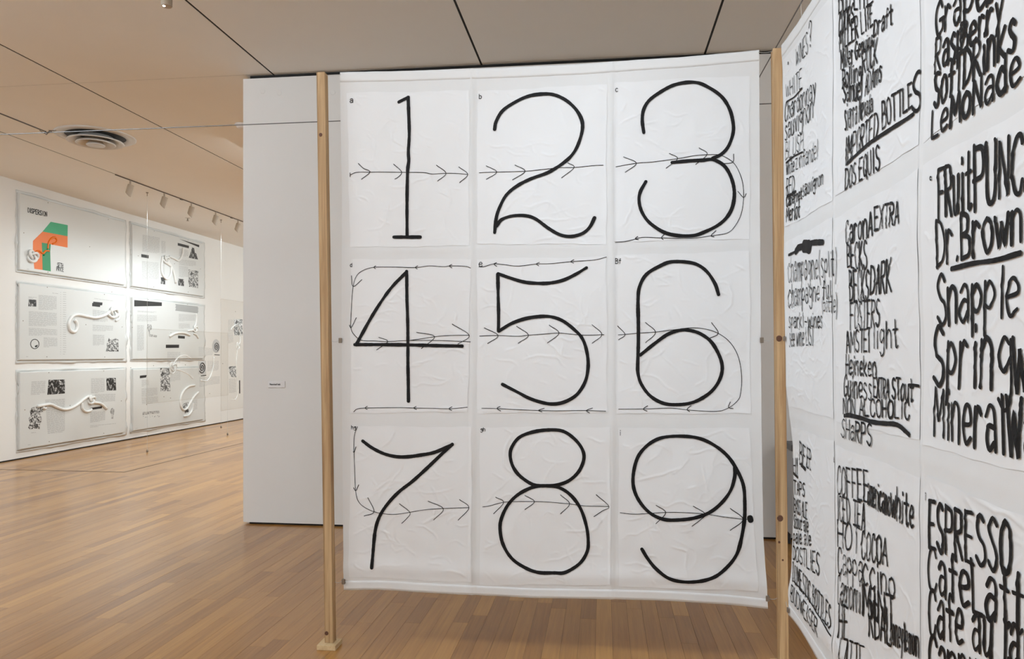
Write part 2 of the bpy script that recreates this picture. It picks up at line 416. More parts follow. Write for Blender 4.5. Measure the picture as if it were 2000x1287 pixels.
def soft(R, gaps, rows, seed):
    g = np.random.default_rng(seed); U = R.U[:, None]; V = R.V[None]; H = R.H
    for _ in range(9):
        kx, kz = g.normal(0, 9), g.normal(0, 5); H += .0011*np.sin(kx*U+kz*V+g.uniform(0, 6))
    for _ in range(12):
        kx, kz = g.normal(0, 40), g.normal(0, 28); H += .00022*np.sin(kx*U+kz*V+g.uniform(0, 6))
    for c in gaps: H += .004*np.exp(-((U-c+.006*np.sin(3*V))/.011)**2)-.002*np.exp(-((U-c-.02)/.02)**2)
    for z in rows: H += .0012*np.exp(-((V-z)/.012)**2)
    H += .007*np.exp(-((V-.40-.008*np.sin(5*U))/.045)**2)
soft(RF, [-.655, .045], [2.03, 1.22], 5); soft(RR, [2.914, 2.158], [2.05, 1.21], 6)
RF.creases([bounds(q) for q in QF], 46, .0019)
RF.creases([bounds(q) for q in QF[4:]], 24, .0025)
RR.creases([bounds(q) for q in QR], 95, .0026)

def cloth(parent, R, surf, Lf, Rt, Tp, Bt, name='cloth', n=190, m=230):
    s = np.linspace(0, 1, n)[:, None]; t = np.linspace(0, 1, m)[None]
    v = Bt(s)*(1-t)+Tp(s)*t; u = Lf(v)*(1-s)+Rt(v)*s
    x, y, z = surf(u, v, 0); return grid(name, np.stack([x, y, z], -1), M['cloth'], parent)
def strip(parent, name, surf, Lf, Rt, z0, z1, off, mt, n=140):
    s = np.linspace(0, 1, n)[:, None]; t = np.array([0, 0, .25, .5, .75, 1, 1])[None]; o = np.array([0, off, off, off, off, off, 0])[None]
    v = z0(s)*(1-t)+z1(s)*t; u = Lf(v)*(1-s)+Rt(v)*s
    x, y, z = surf(u, v, o+0*s); return grid(name, np.stack([x, y, z], -1), mt, parent)
def page(parent, q, surf, h=.0042, off=.0010):
    n = int(np.hypot(*(q[1]-q[0]))/h); m = int(np.hypot(*(q[3]-q[0]))/h)
    s = np.linspace(0, 1, n)[:, None]; t = np.linspace(0, 1, m)[None]
    jit = lambda k, ph: .0022*np.sin(k*9+ph)+.0012*np.sin(k*31+2*ph)
    ph = rng.uniform(0, 6)
    P = (q[0][None, None]*((1-s)*(1-t))[..., None]+q[1][None, None]*(s*(1-t))[..., None]+q[2][None, None]*(s*t)[..., None]+q[3][None, None]*((1-s)*t)[..., None])
    ed = np.minimum(np.minimum(s, 1-s)*n, np.minimum(t, 1-t)*m); wE = np.exp(-(ed/2.)**2)
    u = P[..., 0]+wE*(jit(t*1.0, ph)+0*s); v = P[..., 1]+wE*(jit(s*1.0, ph+1)+0*t)
    lift = .0010*np.exp(-(ed/3.0)**2)*(.5+.5*np.sin(23*s+ph)*np.cos(19*t))
    o = off+lift
    x, y, z = surf(u, v, o); return grid('paper_page', np.stack([x, y, z], -1), M['paper'], parent)

# ---- numeral sheet
sheetA = thing('hanging_sheet', (-.3, YS, .28), 'white cloth sheet with painted numerals 1 to 9 hanging between two wooden posts', 'sheet')
def curve1(px, py, fn, by):   # edge as function of z or of u
    a, b = fn(np.array(px, float), np.array(py, float)); return (a, b) if by == 'u' else (b, a)
lz, lx = curve1([664,667,667,671], [141,400,640,1153], pxf, 'z'); rz, rx = curve1([1483,1484,1486,1487,1491,1500], [97,400,665,810,1050,1189], pxf, 'z')
tx, tz = curve1([664,745,891,1040,1182,1330,1483], [141,140,135,129,122,112,97], pxf, 'u'); bx, bz = curve1([671,740,906,1050,1200,1330,1420,1500], [1153,1152,1161,1168,1170,1175,1181,1189], pxf, 'u')
LfA = lambda v: np.interp(v, lz[::-1], lx[::-1]); RtA = lambda v: np.interp(v, rz[::-1], rx[::-1])
TpA = lambda s: np.interp(tx[0]+s*(tx[-1]-tx[0]), tx, tz); BtA = lambda s: np.interp(bx[0]+s*(bx[-1]-bx[0]), bx, bz)
clA = cloth(sheetA, RF, surf_f, LfA, RtA, TpA, BtA)
strip(sheetA, 'hem', surf_f, LfA, RtA, lambda s: TpA(s)-.052, lambda s: TpA(s)-.001, .0006, M['hem'])
strip(sheetA, 'hem', surf_f, LfA, RtA, lambda s: BtA(s)+.001, lambda s: BtA(s)+.048, .0006, M['hem'])
pagesA = [page(sheetA, q, surf_f) for q in QF]
CA, CB, CC = (660,130,.27972), (920,120,.27972), (1190,90,.30303)
CDD, CE, CF = (660,470,.27972), (920,470,.27972), (1190,460,.30303)
CG, CH, CI = (660,810,.27972), (920,820,.27972), (1190,810,.30303)
NUM = [
 (CA, [[(428,250),(488,219)], [(492,216),(496,340),(500,480),(494,600),(497,660),(490,720),(486,850),(484,1000),(484,1185)], [(392,1191),(576,1191)]]),
 (CB, [[(165,475),(175,420),(215,350),(280,300),(390,245),(480,228),(570,230),(650,262),(725,325),(770,400),(778,470),(755,560),(715,640),(650,705),(540,775),(420,820),(330,865),(250,930),(205,1010),(178,1090),(166,1195)], [(180,1150),(215,1105),(290,1080),(380,1078),(450,1100),(540,1165),(620,1210),(700,1222),(780,1200),(830,1155),(862,1092)]]),
 (CC, [[(222,558),(212,480),(222,410),(260,350),(340,293),(430,250),(540,236),(620,258),(720,325),(775,410),(797,500),(795,570),(765,650),(720,700),(665,726)], [(405,752),(500,743),(600,738),(670,735),(740,775),(785,850),(805,940),(795,1030),(760,1100),(700,1155),(610,1200),(540,1222),(440,1222),(350,1200),(260,1140),(210,1070),(192,1000),(200,940),(235,875)]]),
 (CDD, [[(130,727),(220,560),(300,430),(380,320),(480,218)], [(480,215),(482,400),(488,560),(490,800),(494,1120)], [(120,726),(300,726),(500,728),(700,733),(868,736)]]),
 (CE, [[(805,190),(730,235),(640,277),(540,297),(440,297),(360,287),(270,260),(190,232)], [(188,235),(190,380),(193,500),(192,630)], [(195,632),(280,580),(380,545),(480,530),(560,532),(640,560),(720,620),(775,680),(805,760),(818,860),(805,960),(770,1035),(720,1090),(640,1130),(560,1140),(480,1125),(400,1097),(330,1060),(220,1003)]]),
 (CF, [[(703,380),(680,310),(630,235),(570,190),(500,172),(400,170),(330,195),(240,250),(195,330),(185,420),(187,560),(187,700),(183,830),(185,890),(205,955),(260,1030),(340,1078),(430,1090),(540,1075),(640,1020),(700,950),(727,870),(715,790),(660,690),(590,635),(520,612),(460,610),(380,635),(300,690),(200,770)]]),
 (CG, [[(175,183),(240,230),(320,270),(400,290),(480,293),(580,280),(680,260),(800,208)], [(800,205),(730,270),(620,375),(520,465),(430,535),(350,620),(295,705),(265,800),(250,930),(240,1065)]]),
 (CH, [[(520,460),(430,450),(340,390),(290,320),(273,240),(290,180),(340,120),(430,85),(540,70),(640,78),(720,130),(775,200),(788,270),(755,355),(690,420),(610,452),(520,460)], [(520,460),(430,470),(330,520),(260,590),(215,680),(203,760),(225,870),(290,970),(390,1035),(480,1063),(580,1065),(660,1062),(760,1000),(810,920),(818,840),(805,740),(765,620),(700,530),(620,475),(520,460)]]),
 (CI, [[(808,340),(808,400),(780,490),(720,570),(650,625),(560,660),(450,675),(350,672),(260,630),(190,550),(155,460),(158,360),(190,260),(260,185),(350,145),(480,138),(590,155),(690,205),(770,275),(830,370),(865,460),(873,570),(870,680),(850,800),(820,900),(760,980),(680,1040),(580,1070),(470,1073),(380,1050),(300,990),(250,930),(210,865)]]),
]
for pg, (C, strokes) in zip(pagesA, NUM):
    ink = Ink(surf_f, .0038)
    for s_ in strokes: ink.stroke(ptsf(C, s_), .0172, cross=5)
    ink.build('painted_numeral', M['ink'], pg)
ARR = [
 (CA, [[(85,757),(130,739),(225,738),(440,740),(600,742),(660,752),(755,747),(830,748),(908,755)], [(85,742),(85,768)]],
      [[(143,677),(180,712),(225,737),(165,787)], [(391,683),(447,737),(425,772),(400,787)], [(690,691),(757,747),(698,801)], [(846,703),(908,755),(852,811)]]),
 (CB, [[(58,778),(180,773),(378,767),(500,755),(620,742),(720,740),(850,727),(922,724)]], [[(107,730),(180,773),(107,824)], [(307,724),(378,767),(290,828)], [(675,708),(720,740),(632,813)]]),
 (CC, [[(43,777),(175,755),(280,747),(440,727),(560,707),(690,702),(740,715),(795,750),(830,800),(858,880),(865,975),(850,1080),(810,1160),(760,1205),(660,1222),(520,1240),(340,1237),(220,1233),(165,1245),(100,1260),(40,1265)]],
      [[(92,714),(175,755),(103,813)], [(387,694),(440,727),(366,788)], [(578,659),(630,699),(556,765)], [(800,698),(795,750),(735,760)], [(828,938),(865,977),(881,952)], [(687,1190),(655,1222),(675,1230)], [(352,1216),(335,1236),(347,1248)], [(183,1228),(165,1243),(187,1248)]]),
 (CDD, [[(927,192),(890,180),(785,177),(740,183),(640,176),(545,188),(420,185),(330,184),(250,186),(180,205),(130,245),(107,320),(98,420),(92,530),(92,605),(110,650),(165,695),(260,700),(350,704),(490,697),(700,697),(925,706)], [(500,697),(600,682),(680,670),(780,662),(918,660)], [(904,1163),(785,1173),(660,1170),(530,1168),(430,1165),(195,1168),(135,1176),(113,1195)]],
      [[(797,167),(779,177),(797,191)], [(557,176),(540,188),(555,198)], [(264,176),(250,186),(262,196)], [(94,245),(107,320),(167,272)], [(82,590),(95,607),(129,538)], [(287,675),(350,704),(273,763)], [(550,640),(675,670),(583,754)], [(799,583),(918,662),(838,722)], [(797,1160),(775,1173),(795,1185)], [(548,1157),(530,1168),(550,1178)], [(207,1156),(190,1168),(207,1178)]]),
 (CE, [[(60,666),(185,662),(320,668),(400,660),(500,653),(612,645),(700,653),(800,660),(928,656)], [(945,115),(860,135),(700,146),(560,160),(455,163),(330,178),(230,168),(160,163),(90,183),(55,183)], [(940,1190),(805,1185),(600,1187),(470,1185),(330,1180),(180,1172),(75,1170)]],
      [[(93,609),(190,663),(116,718)], [(319,598),(402,660),(330,716)], [(546,590),(615,646),(534,714)], [(845,587),(914,655),(846,716)], [(718,133),(695,146),(716,157)], [(477,152),(455,163),(473,176)], [(179,155),(160,164),(180,180)], [(848,1168),(805,1185),(828,1202)], [(511,1170),(470,1185),(495,1195)], [(203,1158),(180,1171),(207,1189)]]),
 (CF, [[(58,640),(100,637),(200,628),(295,622),(420,607),(530,595),(620,603),(700,630),(770,680),(820,755),(845,840),(853,940),(845,1020),(830,1060),(770,1110),(690,1133),(520,1125),(400,1112),(230,1117),(60,1118)]],
      [[(54,583),(102,638),(60,671)], [(233,560),(298,624),(234,690)], [(658,561),(702,630),(647,662)], [(780,1073),(768,1108),(798,1115)], [(527,1096),(500,1120),(517,1134)], [(247,1097),(218,1118),(243,1131)]]),
 (CG, [[(138,83),(120,130),(113,200),(117,350),(122,470),(130,560),(150,610),(190,645),(255,675),(330,690),(405,693),(500,680),(600,663),(735,653),(915,648)]],
      [[(128,223),(115,263),(108,258)], [(147,488),(127,530),(112,508)], [(212,577),(255,675),(186,705)], [(432,620),(505,680),(485,720),(448,756)], [(631,602),(738,655),(670,733)], [(850,592),(916,648),(840,735)]]),
 (CH, [[(82,607),(130,600),(227,575),(330,570),(443,570),(560,575),(690,587),(800,601),(962,604)]], [[(172,540),(228,575),(158,655)], [(376,527),(443,570),(377,625)], [(625,524),(688,586),(625,656)], [(874,522),(963,603),(918,635),(858,675)]]),
 (CI, [[(70,631),(150,640),(240,636),(360,628),(480,628),(610,637),(740,658),(860,673),(900,673)]], [[(301,582),(363,629),(300,701)], [(540,587),(618,637),(590,672),(532,716)], [(779,603),(862,674),(779,745)]]),
]
for i, (pg, (C, lines, heads)) in enumerate(zip(pagesA, ARR)):
    px_lines = [np.array(l, float) for l in lines]; own = [[] for _ in lines]
    for h in heads:      # each arrow head belongs to the line its tip lies on
        tip = np.array(h[1] if len(h) < 4 else h[2] if i == 0 and h[0] == (143,677) else h[1], float)
        own[int(np.argmin([np.min(np.hypot(*(resample(l, 2)-tip).T)) for l in px_lines]))].append(h)
    if i == 0: own[0] += own.pop(1)+[lines[1]]; lines = lines[:1]
    for l, hs in zip(lines, own):
        ink = Ink(surf_f, .0030); ink.stroke(ptsf(C, l), .0030, cross=1, step=.008)
        for s_ in hs: ink.stroke(ptsf(C, s_), .0034, cross=1, step=.008)
        if i == 8: ink.stroke(ptsf(C, [(907,664),(911,680)]), .026, cross=5, step=.003)
        ink.build('arrow_line', M['inkthin'], pg)

# ---------------------------------------------------------------- brush lettering: single stroke glyphs, 10 x 10 box, '-' straight '~' curved
GL = {
'A':'-0,0 5,10 10,0|-2,3.5 8,3.5','B':'-0,0 0,10|~0,10 7,9.3 7,6.2 1,5.3|~1,5.3 9,4.4 8.5,.9 0,0','C':'~9,8 7,10 2,9 0,5 2,.6 7,0 10,2','D':'-0,10 0,0|~0,10 6.5,9 10,5 6.5,1 0,0',
'E':'-0,10 0,0|-0,10 9,10|-0,5.3 7,5.3|-0,0 9,0','F':'-0,10 0,0|-0,10 9,10|-0,5.3 7,5.3','G':'~9,8 6,10 1,8 0,4 3,0 9,1.5 9,4.5|-5.5,4.5 10,4.5','H':'-0,0 0,10|-9,0 9,10|-0,5 9,5',
'I':'-5,0 5,10','K':'-0,0 0,10|-9,10 1,4.6 10,0','L':'-0,10 0,0 9,0','M':'-0,0 1,10 5,3 9,10 10,0','N':'-0,0 0,10 9,0 9,10','O':'~5,10 1,8 0,4.5 2,.6 5,0 8.5,1 10,5 8.5,9 5,10',
'P':'-0,0 0,10|~0,10 8,9.3 8,5.6 0,4.8','Q':'~5,10 1,8 0,4.5 2,1 5,.5 8.5,1.5 10,5 8.5,9 5,10|-6,3 10,-1','R':'-0,0 0,10|~0,10 8,9.3 8,5.8 0,5|-2,5 9,0','S':'~9,9 5,10 1,8 3,5.6 8,4 9,1.6 5,0 0,1.5',
'T':'-5,10 5,0|-0,10 10,10','U':'~0,10 .5,2 4.5,0 8.5,2 9,10','V':'-0,10 5,0 10,10','W':'-0,10 2.5,0 5,8 7.5,0 10,10','X':'-0,0 10,10|-0,10 10,0','Y':'-0,10 5,5 10,10|-5,5 5,0','Z':'-0,10 9,10 0,0 9,0',
'a':'~.5,6 4,7.6 8,6.4 8.2,0|~8,4 3,4.3 0,2.2 3,0 8,1.6','b':'-0,10 0,0|~0,5.5 5,7 9,4 6,.3 0,.8','c':'~8.5,6 5,7.5 0,4 4,0 9,1.3','d':'-8.5,10 8.5,0|~8.5,5.5 4,7.2 0,3.6 3.5,0 8.5,1.3',
'e':'~.5,3.7 8.6,4.3 7,7 3,7 0,3.6 3,.2 9,1.2','f':'~9,9 6,10 4,8.5 4,0|-0,6.2 9,6.2','g':'~8.5,6.3 4,7.4 .5,4.8 4,2.4 8.5,4.4|~8.5,7 8.5,-1 4,-3.2 0,-1.6','h':'-0,10 0,0|~0,4.5 4,7 8,5.6 8.4,0',
'i':'-5,6.8 5,0|-5,9 5,9.6','k':'-0,10 0,0|-8,7.2 .5,3.2 9,0','l':'-5,10 5,0','m':'-0,7 0,0|~0,5 2.5,7.2 4.7,5.6 4.9,0|~4.9,5 7.4,7.2 9.6,5.6 9.8,0','n':'-0,7.2 0,0|~0,4.8 4,7.4 8,5.8 8.4,0',
'o':'~4.5,7.4 .8,6 0,3.3 2,.3 5,0 8.5,1.6 9,4.5 7.4,6.8 4.5,7.4','p':'-0,7.2 0,-3|~0,5.8 4.6,7.4 8.8,4.6 5,2 0,2.6','q':'~8,6.3 3,7.3 0,4 4,1.6 8,4|-8,7 8,-3','r':'-0,7.2 0,0|~0,4.6 3.5,7.2 8,6.2','s':'~8,6.4 4,7.5 1,5.8 4,4 8,2.4 5,0 0,.8',
't':'-4.5,10 4.5,.6|~4.5,1 6,0 9,.8|-0,6.6 9,6.6','u':'~0,7.2 .4,1.4 4,0 7.6,1.8 8,7.2|-8,7.2 8.4,0','v':'-0,7.2 4.5,0 9,7.2','w':'-0,7.2 2.5,0 5,6 7.5,0 10,7.2','x':'-0,0 9,7.2|-0,7.2 9,0','y':'-0,7.2 4.5,1.4|-9,7.2 2,-3','z':'-0,7.2 8.6,7.2 0,0 9,0',
'(':'~8,11 2,6 3,2 8,-2.5',')':'~1,11 7,7 6,2 0,-3','?':'~1,8 4,10 8.5,8.6 7,5.6 5,4.4 5,2.6|-5,.2 5,.8','.':'-4,.2 4.6,.8','-':'-1,4 8,4','2':'~0,8 4,10 8.5,8 6,4 0,0|-0,0 9,0','3':'~0,9 6,10 8,7.6 3,5.4 8.6,4 7.6,.6 0,.6',
'1':'-5,0 5,10|-5,10 1,8','7':'-0,10 9,10 3,0','j':'~6,7 6,-2 1,-2.6|-6,9 6,9.6','J':'~7,10 7,1.6 3,0 0,2',
}
GW = {'i':.42,'l':.40,'I':.45,'1':.5,'.':.4,'j':.6,'(':.5,')':.5,'m':1.35,'w':1.25,'M':1.3,'W':1.35,' ':.55,'f':.8,'t':.85,'r':.8,'s':.85}
def glyphs(text):
    x = 0; out = []; k = 0
    for ch in text:
        k += ch == ' '
        gw = GW.get(ch, 1.0)
        if ch in GL:
            for st in GL[ch].split('|'):
                P = np.array([[float(q) for q in p.split(',')] for p in st[1:].split()]); P[:, 0] = x+P[:, 0]/10*gw; P[:, 1] /= 10
                out.append((P, st[0] == '~', ch, k))
        x += gw+.28
    x -= .28
    return [(np.c_[P[:, 0]/x, P[:, 1]], c, ch, w_) for P, c, ch, w_ in out]
def lettering(ink, text, q, wdt, tosheet, jit=.03, **kw):
    """q = (x left, cap top, baseline, x right, cap top, baseline) in photo pixels"""
    xl, tl, bl, xr, tr, br = q
    a, z = tosheet(np.array([xl, xl, xr, xr], float), np.array([tl, bl, tr, br], float))
    c = np.stack([a, z], 1)
    only = kw.pop('word', None);
    for P, cur, ch, w_ in glyphs(text):
        if only is not None and w_ != only: continue
        s = P[:, :1]; t = P[:, 1:]
        G = (c[1]*(1-s)+c[3]*s)*(1-t)+(c[0]*(1-s)+c[2]*s)*t
        sz = np.hypot(*(c[0]-c[1])); G = G+rng.normal(0, jit*sz*.45, G.shape)
        ink.stroke(G, wdt*rng.uniform(.8, 1.25), curve=cur, **kw)

# ---- lettered sheet on the right, at right angles to the first
sheetB = thing('hanging_sheet', (.87, 2.5, .28), 'white cloth sheet covered in black handwritten drink names right of the second post', 'sheet')
LfB = lambda v: 3.585+0*v; RtB = lambda v: 1.36+0*v
cloth(sheetB, RR, surf_r, LfB, RtB, lambda s: 2.945+.012*np.sin(3.1*s), lambda s: .285-.03*np.sin(3.1*s)+.006*np.sin(19*s), n=230)
strip(sheetB, 'hem', surf_r, LfB, RtB, lambda s: 2.890+.012*np.sin(3.1*s), lambda s: 2.944+.012*np.sin(3.1*s), .0006, M['hem'])
strip(sheetB, 'hem', surf_r, LfB, RtB, lambda s: .286-.03*np.sin(3.1*s)+.006*np.sin(19*s), lambda s: .335-.03*np.sin(3.1*s), .0006, M['hem'])
pagesB = [page(sheetB, q, surf_r) for q in QR]
WORDS = [  # page, text, quad, stroke width
 (0,'WINES',(1555,97,130,1580,60,103),.0055),(0,'?',(1582,44,96,1589,36,88),.007),(0,'WHITE',(1535.5,165,191,1568,132,171),.0055),(0,'Chardonnay',(1534.5,202,238,1593,150,190),.0075),(0,'sauvignon',(1535,237,275,1588,184,229),.0075),
 (0,'BLUSH',(1536,279,313,1569,256,290),.0050),(0,'White',(1537,317,343,1552,308,334),.006),(0,'zinfandel',(1554,303,331,1597,272,310),.0055),(0,'RED',(1538,349,382,1552,342,375),.008),(0,'Cabernet',(1538,385,404,1566,366,388),.009),(0,'sauvignon',(1567,356,385,1611,333,358),.008),(0,'Merlot',(1538,406,433,1563,393,424),.009),
 (3,'champagne(split)',(1541,502,551,1639,488,538),.0062),(3,'champagne full',(1541.5,555,601,1629,546,579),.0066),(3,'(bottle)',(1606,583,607,1639,575,612),.0052),(3,'sparkl-wines',(1542,612,640,1607,610,640),.0068),(3,'see wine LIST',(1543,643,678,1588,637,673),.0060),
 (6,'BE',(1563,862,906,1574,874,914),.009),(6,'ER',(1577,874,912,1586,879,918),.009),(6,'HI',(1551.5,895,922,1559,895,926),.008),(6,'TAPS',(1551.6,938,964,1574,944,970),.010),(6,'BASS ALE',(1551.6,973,1000,1579,982,1014),.009),(6,'Stout ale',(1551.6,1005,1030,1581,1013,1040),.009),(6,'pale ale',(1551,1036,1060,1586,1040,1066),.008),(6,'DOSTLIES',(1550.5,1066,1092,1601,1080,1124),.0095),
 (6,'DOMESTIC BOTTLES',(1549.5,1097,1134,1625,1184,1229),.0085),(6,'BUDWEISER',(1548.5,1142,1174,1601,1210,1244),.0075),
 (1,'BUD LITE',(1640.5,-28,27,1701,-48,11),.009),(1,'COORS',(1641,29,72,1671,5,42),.010),(1,'MILLER LITE',(1643,60,101,1704,2,48),.0085),(1,'Miller',(1645,98,135,1668,86,123),.008),(1,'Genuine',(1671,82,116,1704,60,88),.0085),(1,'Draft',(1706,41,71,1747,6,47),.010),
 (1,'Rolling',(1648,137,174,1681,120,153),.0085),(1,'ROCK',(1683,98,145,1714,74,122),.010),(1,'Samuel',(1649,161,199,1683,147,195),.009),(1,'ADAms',(1689,145,186,1725,116,156),.008),(1,'sierra Nevada',(1651,202,256,1707,184,217),.0075),
 (1,'IMPORTED',(1652.5,270,322,1717,217,269),.0085),(1,'BOTTLE',(1725,199,253,1781,160,206),.0095),(1,'S',(1782,152,222,1798,130,214),.013),(1,'DOS EQUIS',(1654,331,370,1720,282,330),.0085),
 (4,'CaronA',(1657,433,476,1705,412,459),.010),(4,'EXTRA',(1709,405,449,1758,391,437),.010),(4,'BECKS',(1660,477,521,1695,470,526),.009),(4,'BECKS',(1663,528,588,1699,528,588),.0095),(4,'DARK',(1702,521,575,1744,504,570),.010),(4,'FOSTERS',(1663,592,643,1721,583,638),.0085),
 (4,'AMSTEl',(1655,646,689,1702,643,686),.0085),(4,'light',(1709,634,680,1756,624,679),.0085),(4,'Heineken',(1654,693,731,1715,699,736),.0085),(4,'Guiness',(1651,731,773,1706,740,782),.0085),(4,'EXTRA',(1709,738,775,1737,739,780),.0085),(4,'STout',(1742,738,778,1783,741,785),.009),
 (4,'NON ALCOHOLIC',(1649.5,777,808,1776,784,819),.0085),(4,'SHaRPS',(1647,818,853,1704,828,871),.0085),
 (7,'COFFEE',(1638,911,964,1698,921,980),.0095),(7,'americano',(1696,930,984,1741,960,1008),.010),(7,'white',(1742,945,1010,1787,975,1034),.0095),(7,'ICED TEA',(1638,966,1016,1692,984,1036),.0095),(7,'HOT',(1638,1015,1066,1682,1028,1082),.0085),(7,'COCOA',(1686,1036,1090,1736,1050,1104),.0095),(7,'Cappa',(1638,1068,1118,1690,1086,1140),.008),(7,'ccino',(1690,1086,1140,1750,1118,1172),.0095),
 (7,'Camomil',(1638,1121,1178,1690,1142,1200),.0085),(7,'MINT',(1690,1138,1202,1748,1168,1228),.0105),(7,'HE',(1642,1180,1244,1661,1186,1250),.010),(7,'RBAL',(1700,1170,1240,1742,1194,1262),.0115),(7,'honeylemon',(1740,1200,1256,1794,1232,1284),.0085),(7,'LATTE',(1647,1246,1318,1690,1262,1338),.009),
 (2,'Grape',(1829,8,72,1925,-58,12),.0095),(2,'berry',(1928,-60,10,2040,-150,-70),.010),(2,'Rasp',(1829,76,142,1886,32,100),.0095),(2,'Berry',(1880,46,104,1960,-22,42),.0095),(2,'SofTDRinks',(1828,146,212,1985,12,94),.0100),(2,'LeMoNade',(1826,216,271,1994,86,160),.0105),
 (5,'FRuit',(1839,334,426,1901,296,409),.0105),(5,'PUNCH',(1906,288,408,2030,250,362),.0110),(5,'Dr.Brown',(1834,432,521,2001,384,470),.0108),(5,'Snapple',(1833,540,634,1996,514,616),.0112),(5,'Spring',(1825,640,753,1984,622,758),.0115),(5,'Water',(1984,660,770,2130,650,770),.0125),(5,'Mineral',(1826,756,850,1968,770,888),.0108),(5,'Water',(1972,776,894,2110,790,920),.0112),
 (8,'ESPRESSO',(1817,979,1069,1976,1022,1126),.0112),(8,'CafeLatte',(1815,1069,1150,2040,1134,1260),.0112),(8,'Cafe au lait',(1816,1149,1238,2040,1212,1320),.0105),(8,'Cappuccino',(1816,1241,1320,2040,1300,1400),.0105),
]
for (pi, text, q, wd) in WORDS:
    for wn in range(text.count(' ')+1):
        ink = Ink(surf_r, .0040); lettering(ink, text, q, wd*(1 if pi % 3 == 2 else .80), pxr, cross=2, step=.005, word=wn)
        ink.build('lettering', M['ink'], pagesB[pi])
I0 = (0, 0, 1)
for (pi, P, wd) in [(0,[(1537,199),(1552,189),(1567,173)],.007),(0,[(1537,318),(1552,305),(1567,297)],.008),(0,[(1540,383),(1547,380),(1554,374)],.014),
    (1,[(1656,320),(1687,292),(1715,270),(1752,244),(1784,223)],.0135),(4,[(1652,812),(1662,811),(1684,816),(1706,824),(1729,827),(1746,828),(1758,833),(1776,849)],.0150),
    (5,[(1861,525),(1905,514),(1948,508),(1997,494)],.0125),(6,[(1553,1136),(1575,1163),(1602,1203),(1628,1242)],.0065),(6,[(1566,908),(1574,916)],.018),(6,[(1551.5,924),(1559,932)],.014),(4,[(1774,752),(1783,752),(1793,754)],.009),
    (3,[(1543,498),(1557,490),(1562,483)],.012),(3,[(1556,491),(1561,484),(1567,482)],.030),(3,[(1571,481),(1577,481),(1583,482)],.055),(3,[(1578,479),(1590,474),(1610,473)],.024)]:
    ink = Ink(surf_r, .0042); ink.stroke(ptsr(I0, P), wd, cross=3)
    ink.build('lettering', M['ink'], pagesB[pi])
# small page letters in the corners
for (pg, text, q) in [(0,'a',(684,191,201,691,191,201)),(1,'b',(936,184,193,941,184,193)),(2,'c',(1202,170,180,1207,170,180)),(3,'d',(684,514,521,688,514,521)),(4,'e',(936,509,521,943,509,521)),(5,'Bf',(1202,505,515,1213,505,515)),(6,'hg',(687,831,838,696,831,838)),(7,'gh',(939,835,842,948,835,842)),(8,'i',(1208,840,850,1215,840,850))]:
    ink = Ink(surf_f, .0034); lettering(ink, text, q, .0032, pxf, cross=1, step=.004); ink.build('lettering', M['inkthin'], pagesA[pg])
for (pg, text, q) in [(7,'k',(1630,893,902,1634,894,903)),(8,'i',(1807,962,976,1811,963,977)),(5,'c',(1822,343,352,1826,342,351)),(0,'a',(1538.5,120,126,1540,119,125))]:
    ink = Ink(surf_r, .0034); lettering(ink, text, q, .0035, pxr, cross=1, step=.004); ink.build('lettering', M['inkthin'], pagesB[pg])
# ---------------------------------------------------------------- wooden posts, clips, ties, cables
def post(name_label, px_bot, px_top, y_top, YC, bx, knots):
    h = .0225
    Xb = onY(px_bot, 1254, YC-h)[0]; Xt, zt = onY(px_top, y_top, YC-h); Xb, Xt, zt = float(Xb), float(Xt), float(zt)
    t = thing('wooden_post', (Xb, YC, 0), name_label, 'post')
    b = MB(); c = .002; z0 = .0255
    V = []; 
    for (X, z) in ((Xb, z0), (Xt, zt-.002), (Xt, zt)):
        k = h if z < zt else h-.002
        for (sx, sy) in ((-1,-1),(1,-1),(1,1),(-1,1)):
            V += [(X+sx*k, YC+sy*(k-c), z), (X+sx*(k-c), YC+sy*k, z)] if sx*sy < 0 else [(X+sx*(k-c), YC+sy*k, z), (X+sx*k, YC+sy*(k-c), z)]
    F_ = [(r*8+k, r*8+(k+1) % 8, r*8+8+(k+1) % 8, r*8+8+k) for r in range(2) for k in range(8)]+[tuple(range(16, 24)), tuple(range(7, -1, -1))]
    b.add(V, F_).build('pole', M['pine'], t, base=True)
    MB().box(bx[0], bx[1], bx[2], bx[3], 0, .0252, .0015).build('base_block', M['pine2'], t, base=True)
    for (px, py, r) in knots:
        X, z = onY(px, py, YC-h); X = float(X); z = float(z); m = MB(); n = 14
        V = [(X, YC-h-.0012, z)]+[(X+r*math.cos(6.2832*k/n), YC-h-.0006, z+1.1*r*math.sin(6.2832*k/n)) for k in range(n)]+[(X+1.15*r*math.cos(6.2832*k/n), YC-h+.003, z+1.25*r*math.sin(6.2832*k/n)) for k in range(n)]
        Fc = [(0, 1+k, 1+(k+1) % n) for k in range(n)]+[(1+k, 1+n+k, 1+n+(k+1) % n, 1+(k+1) % n) for k in range(n)]
        m.add(V, Fc).build('knot', M['knot'], t)
    return t, Xb, Xt, zt
pA, xa0, xa1, za = post('pale square wooden post left of the numeral sheet', 642.5, 626, 140, 3.655, (-1.442,-1.344,3.60,3.70), [(626,263,.008),(637.5,1237,.009)])
pB, xb0, xb1, zb = post('pale square wooden post between the two hanging sheets', 1531.5, 1519, 93, 3.665, (.803,.90,3.617,3.714), [(1522,661,.0125),(1524,1012.5,.0125),(1522,1059,.005),(1529,1094,.004)])
def xpost(which, z): 
    return xa0+(xa1-xa0)*z/za if which == 'a' else xb0+(xb1-xb0)*z/zb
